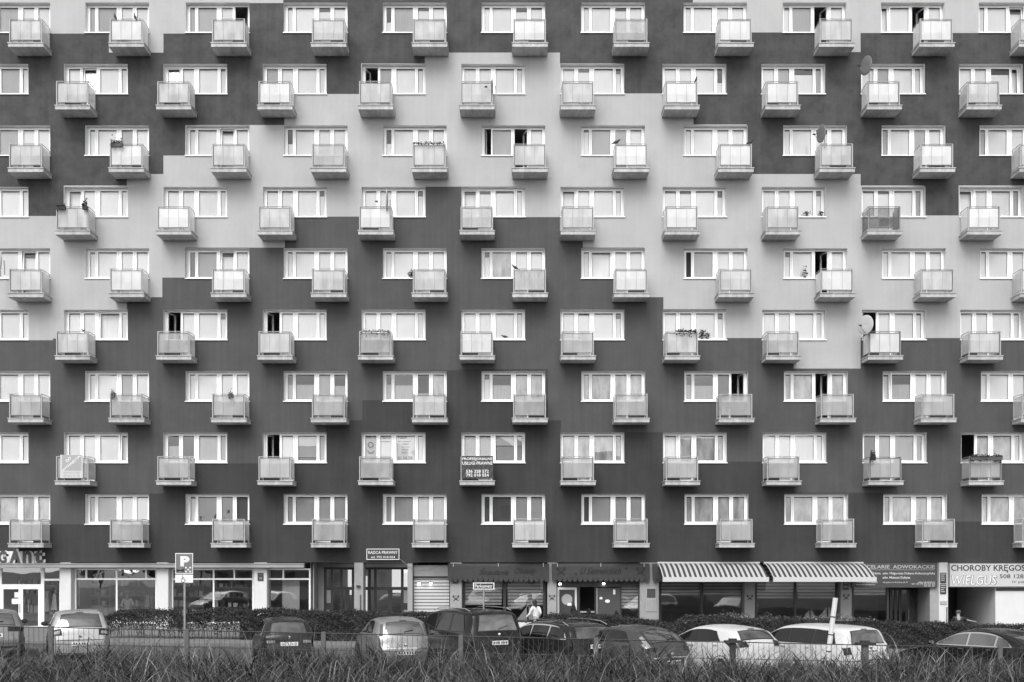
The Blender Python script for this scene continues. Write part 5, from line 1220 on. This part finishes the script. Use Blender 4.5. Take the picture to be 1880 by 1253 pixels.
def person(label, pos, rz, arms, legs, lean=(0, 0), h=1.68, hair='long', top_m=CLOTH_L, leg_m=CLOTH_D, hair_m=HAIR, sleeves='long', seat=False):
    t = thing('person', label, 'person', pos, rz); k = h/1.70
    hip = Vector((0, 0, .90*k)) if not seat else Vector((0, 0, .52))
    lx, ly = lean; up = Vector((lx, ly, 1)).normalized()
    wa = hip+up*.18*k; ch = hip+up*.38*k; nk = hip+up*.54*k; hd = nk+up*.09*k+Vector((lx*.05, -.02, .0)); tp = hd+Vector((0, -.01, .13*k))
    sh = [ch+Vector((s_*.17*k, 0, .08*k)) for s_ in (-1, 1)]; hj = [hip+Vector((s_*.09*k, 0, -.03)) for s_ in (-1, 1)]
    hd = nk+up*.07*k+Vector((0, -.02, 0)); tp = hd+Vector((0, .0, .145*k))
    body = [[(hip, (.13, .105)), (wa, (.115, .09)), (ch, (.145, .10)), (nk, .055), (hd, (.082, .098)), (hd.lerp(tp, .5), (.098, .118)), (tp, (.080, .10))]]
    for s_, a in zip((0, 1), arms):
        el, wr_ = sh[s_]+Vector(a[0]), sh[s_]+Vector(a[1]); hnd = wr_+(wr_-el).normalized()*.09
        body.append([(ch, .1), (sh[s_], .055), (el, .040), (wr_, .026), (hnd, (.018, .036))])
        for f_ in range(4): q = hnd+Vector((0, (f_-1.5)*.018, 0)); body.append([(hnd, .02), (q+(wr_-el).normalized()*.03, .009), (q+(wr_-el).normalized()*(.07-.01*abs(f_-1.5)), .007)])
        body.append([(hnd, .02), (hnd+Vector((.0, -.04, .015)), .009)])
    for s_, l in zip((0, 1), legs):
        kn, an = hj[s_]+Vector(l[0]), hj[s_]+Vector(l[1]); body.append([(hip, .12), (hj[s_], .085), (kn, .056), (an, .038), (an+Vector((l[2][0]*.15, l[2][1]*.15, -.05)), (.035, .03))])
    skin_mesh('body', body, SKIN, t)
    jk = [[(hip+up*.0-Vector((0, 0, .06)), (.15, .125)), (wa, (.135, .11)), (ch, (.165, .12)), (nk-up*.05, (.075, .07))]]
    for s_, a in zip((0, 1), arms):
        el, wr_ = sh[s_]+Vector(a[0]), sh[s_]+Vector(a[1])
        jk.append([(ch, .1), (sh[s_], .072), (el, .055), (wr_, .040)] if sleeves == 'long' else [(ch, .1), (sh[s_], .072), (sh[s_].lerp(el, .75), .060)])
    skin_mesh('jacket' if sleeves == 'long' else 'shirt', jk, top_m, t)
    tr = [[(hip, (.135, .11)), (hip+Vector((0, 0, .06)), (.13, .10))]]
    for s_, l in zip((0, 1), legs):
        kn, an = hj[s_]+Vector(l[0]), hj[s_]+Vector(l[1]); tr.append([(hip, .12), (hj[s_], .10), (kn, .070), (an, .056)])
    skin_mesh('trousers', tr, leg_m, t)
    for s_, l in zip((0, 1), legs):
        an = hj[s_]+Vector(l[1]); d_ = Vector((l[2][0], l[2][1], 0)).normalized()
        skin_mesh('shoe', [[(an+Vector((0, 0, -.04))-d_*.05, .045), (an+Vector((0, 0, -.05))+d_*.08, .045), (an+Vector((0, 0, -.06))+d_*.17, .03)]], DARKPLASTIC, t)
    hc = hd.lerp(tp, .5)+Vector((0, 0, .0)); fwd = Vector((0, -1, 0))
    hr = [[(hc+Vector((0, .020, .09)), (.105, .115)), (hc+Vector((0, .045, .02)), (.118, .10)), (hc+Vector((0, .06, -.07)), (.105, .065))]]
    if hair == 'long': hr[0] += [(hc+Vector((0, .09, -.20)), (.115, .06)), (hc+Vector((0, .12, -.36)), (.10, .045))]
    skin_mesh('hair', hr, hair_m, t)
    m_ = MB()
    for s_ in (-1, 1): m_.lathe([(0, -.012), (.011, -.004), (.011, .004)], (hc.x+s_*.03, hc.y-.098, hc.z+.0), 'y', 8)
    m_.build('eyes', HAIR, t)
    m_ = MB(); m_.prism([(hc.x-.012, hc.y-.075, hc.z-.04), (hc.x+.012, hc.y-.075, hc.z-.04), (hc.x, hc.y-.112, hc.z-.038)], [(hc.x-.006, hc.y-.08, hc.z+.005), (hc.x+.006, hc.y-.08, hc.z+.005), (hc.x, hc.y-.085, hc.z+.005)]); m_.build('nose', SKIN, t)
    m_ = MB(); m_.box(hc.x-.022, hc.x+.022, hc.y-.088, hc.y-.07, hc.z-.062, hc.z-.054); m_.build('mouth', mat('lips', .2, .5), t)
    return t
y = -5.2; x = PX(985, y)
wmn = person('person with long dark hair in a pale jacket walking past the model boat', (x, y, gz(x)+.10), R(-128), [((-.05, .12, -.26), (-.02, -.08, -.46)), ((.05, -.10, -.26), (.02, -.28, -.38))], [((0, -.12, -.42), (0, .02, -.82), (0, -1)), ((0, .08, -.42), (0, .30, -.76), (0, -1))], lean=(0, -.22), h=1.66)
skin_mesh('scarf', [[((-.13, .0, 1.36), .05), ((-.15, .06, 1.22), .055), ((-.15, .10, 1.06), .04)]], SIGN_W, wmn)
y = -1.2; x = PX(1760, y)
person('person seen from behind in a black T-shirt, arm stretched out by the dark passage', (x, y, gz(x)+.10), R(172), [((-.24, -.06, -.12), (-.50, -.16, -.17)), ((.10, -.10, -.24), (.06, -.30, -.30))], [((-.05, -.40, -.02), (-.05, -.42, -.42), (0, -1)), ((.05, -.40, -.02), (.05, -.42, -.42), (0, -1))], lean=(.0, -.12), hair='short', top_m=CLOTH_D, hair_m=HAIR_L, sleeves='short', seat=True, h=1.8)
t = thing('bench', 'low dark bench under the person in the black T-shirt', 'bench', (x, y+.05, gz(x)+.10)); m_ = MB(); m_.box(-.7, .7, -.2, .2, .38, .43); m_.build('seat', DARKPLASTIC, t)
for u in (-.6, .6): m_ = MB(); m_.box(u-.03, u+.03, -.18, .18, 0, .38); m_.build('leg', DARKPLASTIC, t)
y = 1.3; x = PX(234, y)
person('person sitting in the clothes shop above the thin hedge', (x, y, gz(x)+.35), R(20), [((-.10, -.05, -.26), (-.02, -.25, -.30)), ((.10, -.05, -.26), (.02, -.25, -.30))], [((-.02, -.42, -.02), (-.02, -.44, -.44), (0, -1)), ((.02, -.42, -.02), (.02, -.44, -.44), (0, -1))], hair='short', top_m=CLOTH_L, seat=True)
t = thing('stool', 'stool under the person inside the clothes shop', 'stool', (x, y, gz(x)+.10)); m_ = MB(); m_.lathe([(0, .62), (.2, .62), (.2, .66), (0, .66)], n=12); m_.build('seat', DARKPLASTIC, t); m_ = MB(); m_.tube([(0, 0, 0), (0, 0, .62)], .04, 8); m_.build('leg', METAL, t)

# ------------------------------------------------------------------ birds, dishes and plants on the facade
def bird(px, py, y, face, label, size=.36, upright=.6, m=BIRD):
    """py: the feet; face +1 looks towards larger x"""
    x, z = PX(px, y), PZ(py, y); b_ = MB(); s_ = size; f = face; up = upright
    ax = Vector((f*math.cos(up), 0, math.sin(up))); nr = Vector((-f*math.sin(up), 0, math.cos(up))); o = Vector((x, y, z+s_*.16))
    rings = [(-.62, .012, -.02), (-.42, .05, 0), (-.20, .105, 0), (0, .15, 0), (.16, .14, .0), (.28, .09, .03), (.36, .085, .06), (.44, .075, .09), (.50, .03, .10), (.60, .008, .08)]
    i0 = len(b_.v); n = 10
    for a, r_, off in rings:
        c = o+ax*(a*s_)+nr*(off*s_); w_ = r_*s_
        if a < -.3: rw, rh = w_*1.5, w_*.5
        else: rw, rh = w_, w_*1.08
        for j in range(n): an = 2*math.pi*j/n; b_.v.append(tuple(c+Vector((0, 1, 0))*rw*math.cos(an)+nr*rh*math.sin(an)))
    for k in range(len(rings)-1):
        for j in range(n): a = i0+k*n+j; c = i0+k*n+(j+1) % n; b_.f.append((a, c, c+n, a+n)); b_.m.append(0)
    for q in (-.03, .03): b_.tube([(x, y+q, z+s_*.06), (x+f*.01, y+q, z-.005)], .008, 4)
    return tag(b_.build('bird', m, smooth=True), label, 'bird')
yb = -BD+.05
def railtop(r, k): return balc[(r, k)][3]+1.03
def on_rail(r, k, frac_, face, label, **kw):
    o, X0, X1, zt = balc[(r, k)]; x = X0+.06+(X1-X0-.16)*frac_
    return bird(940+x*S_(yb), 1045-(zt+1.045-CH)*S_(yb), yb, face, label, **kw)
on_rail(1, 1, .16, -1, 'dark bird on a top-row balcony rail, left one of a pair', upright=1.15); on_rail(1, 1, .78, -1, 'dark bird on a top-row balcony rail, right one of a pair', upright=1.15)
on_rail(2, 7, .96, 1, 'dark upright bird on the corner of a second-row balcony', upright=1.1, size=.30)
on_rail(3, 6, .02, 1, 'dark bird perched at the near end of a third-row balcony, leaning forward', upright=.35, size=.42); on_rail(3, 7, .95, 1, 'dark bird perched at the far corner of a third-row balcony, stretched forward', upright=.45, size=.42)
on_rail(5, 5, .05, -1, 'dark bird on the balcony rail with the three hanging pennants', upright=.5, size=.36)
bird(927, 620.5, -.03, -1, 'pigeon resting on a bare window sill', size=.32, upright=.15)
on_rail(6, 1, .85, -1, 'small dark bird on a sixth-row balcony near the wall', upright=.5, size=.22)
def dish(px, py, y, r_, yaw, label, m=DISH_L, arm=(0, -.5)):
    x, z = PX(px, y), PZ(py, y); t = thing('satellite_dish', label, 'satellite dish', (x, y, z), yaw)
    d_ = MB(); d_.lathe([(r_*q, -.16*r_*(1-q*q)+.02) for q in (0, .25, .5, .75, .95, 1)], axis='y', n=24); d_.lathe([(r_, .02), (r_*1.03, .035), (r_*.97, .05), (0, -.16*r_+.05)], axis='y', n=24)
    d_.v = [(a, -b_, c*1.08) for a, b_, c in d_.v]; d_.f = [f[::-1] for f in d_.f]; d_.build('reflector', m, t, smooth=True)
    d_ = MB(); d_.tube([(0, .05, -r_), (0, -r_*.7, -r_*.65), (0, -r_*1.05, -r_*.25)], .014, 5); d_.build('feed_arm', METAL, t)
    d_ = MB(); d_.lathe([(.0, -.07), (.035, -.07), (.04, .05), (0, .05)], (0, -r_*1.08, -r_*.2), 'y', 8); d_.build('feed_horn', DARKPLASTIC, t)
    d_ = MB(); d_.tube([(0, .12, 0), (0, .14, -r_), (0, .14, -r_-abs(arm[1]))], .022, 6); d_.build('mast', METAL, t)
    return t
dish(1591, 121, -1.0, .37, R(-66), 'large grey satellite dish rising above a second-row balcony', DISH_G, (0, -.30)); dish(1509, 246, -.95, .35, R(-72), 'grey satellite dish seen nearly edge-on above a third-row balcony', DISH_G, (0, -.25))
dish(1590, 597, -1.0, .38, R(-50), 'pale oval satellite dish above a sixth-row balcony beside an open window', DISH_L, (0, -.25)); dish(904.5, 158, -1.02, .26, R(-84), 'satellite dish seen edge-on at the corner of a second-row balcony', DISH_G, (0, -.2))
dish(711, 367, -1.0, .42, R(-85), 'pale satellite dish seen edge-on above a fourth-row balcony', DISH_L, (0, -.25)); dish(2, 478, -1.0, .36, R(-60), 'pale satellite dish cut off by the edge above a fifth-row balcony', DISH_L, (0, -.25))
def plants(r, k, f0, f1, hgt, n, label, side='out', sz=.05, m=HEDGE, drop=.12, petals=0):
    o, X0, X1, zt = balc[(r, k)]; x0, x1 = X0+.06+(X1-X0-.16)*f0, X0+.06+(X1-X0-.16)*f1; zt = zt+1.03; y = -BD-.06 if side == 'out' else -BD+.16
    t = thing('flower_box', label, 'flower box', ((x0+x1)/2, y, zt-.16), 0); hw = (x1-x0)/2
    b_ = MB(); b_.prism([(-hw, -.06, 0), (hw, -.06, 0), (hw, .06, 0), (-hw, .06, 0)], [(-hw-.01, -.08, .14), (hw+.01, -.08, .14), (hw+.01, .08, .14), (-hw-.01, .08, .14)]); b_.build('trough', DARKPLASTIC if petals == 0 else TERRA, t) if hgt > .09 else None
    u = rng.uniform(-hw, hw, n); z = .14+np.abs(rng.normal(0, 1, n))*hgt*.45*(.6+.6*np.abs(np.sin(u*7+r)))-np.where(rng.uniform(0, 1, n) < .25, rng.uniform(0, drop*2, n), 0)
    leaf_mesh('foliage', np.stack([u, rng.normal(-.02, .06, n), z], 1), np.tile([0, -1, .5], (n, 1)), sz, m, t)
    if petals:
        u = rng.uniform(-hw, hw, petals); q = leaf_mesh('petals', np.stack([u, rng.uniform(-.12, -.04, petals), .16+np.abs(rng.normal(0, 1, petals))*hgt*.5], 1), np.tile([0, -1, .3], (petals, 1)), .055, FLOWER, t, aspect=1); q['kind'] = 'stuff'
plants(3, 1, .05, .40, .22, 160, 'flower box with pale blooms on a third-row balcony rail', petals=26); plants(3, 4, .02, .98, .06, 130, 'thin dark garland along a third-row balcony rail', drop=.03)
plants(4, 1, .02, .30, .10, 120, 'small dark plant box at the corner of a fourth-row balcony'); plants(4, 1, .86, 1.0, .30, 130, 'tall dark plant on a fourth-row balcony by the tilted window')
plants(6, 4, .05, .95, .08, 100, 'planter with pale trailing growth on a sixth-row balcony', m=PLANT, petals=14); plants(6, 7, .30, .95, .09, 200, 'full dark plant box on a sixth-row balcony, left of the sill plants')
plants(8, 10, .0, 1.0, .10, 380, 'long dark plant box on the grey-panelled balcony near the edge', petals=10); plants(8, 9, .0, .16, .26, 120, 'small dark plant at the corner of an eighth-row balcony'); plants(7, 1, .06, .16, .25, 40, 'small toy-like windmill flower on a seventh-row balcony', petals=10); plants(7, 2, .52, .66, .2, 30, 'single pale flower head above a seventh-row balcony', petals=12)
def sill_plant(px, py, label, h=.22, n=70):
    x, z = PX(px, .05), PZ(py, .05); t = thing('potted_plant', label, 'potted plant', (x, .09, z)); b_ = MB(); b_.lathe([(0, 0), (.05, 0), (.065, .10), (0, .10)], n=10); b_.build('pot', TERRA, t)
    leaf_mesh('foliage', rng.normal(0, 1, (n, 3))*np.array([.06, .04, h*.3])+np.array([0, 0, .10+h*.5]), np.tile([0, -1, .4], (n, 1)), .05, HEDGE, t)
sill_plant(1482, 397.5, 'tiny pot plant on a fourth-row sill, nearer the balcony', .12, 40); sill_plant(1508, 397.5, 'tiny pot plant at the end of a fourth-row sill', .12, 40)
sill_plant(1289, 622.5, 'dark bushy pot plant on a sixth-row sill', .26, 90); sill_plant(1299, 622.5, 'thin pot plant beside the bushy one on a sixth-row sill', .18, 40); sill_plant(755, 511, 'dark pot plant squeezed against a fifth-row balcony', .26, 80); sill_plant(1478, 511, 'twiggy pot plant on a fifth-row sill beside the open door', .34, 40)
# three pennants on one balcony panel
o, X0, X1, zt = balc[(5, 5)]; b_ = MB(); yy = -BD+.035
for q in (.24, .5, .78):
    x = X0+.06+(X1-X0-.16)*q; b_.poly([(x-.11, yy, zt+.92), (x+.11, yy, zt+.92), (x+.05, yy, zt+.80), (x+.03, yy, zt+.68), (x, yy, zt+.62), (x-.03, yy, zt+.68), (x-.05, yy, zt+.80)])
b_.build('pennant', PANEL_G, o)

# thin cable from the framed sign to the shutter box
m_ = MB(); m_.tube([(PX(734), -.05, PZ(1026)), (PX(744), -.04, PZ(1035)), (PX(756), .02, PZ(1044)), (PX(772), .02+YS-.13, PZ(1048)), (PX(790), YS-.11, PZ(1046)), (PX(806), YS-.11, PZ(1039))], .011, 5)
tag(m_.build('power_cable', GREYREND), 'thin sagging cable from the RADCA PRAWNY sign to the shutter box', 'cable')
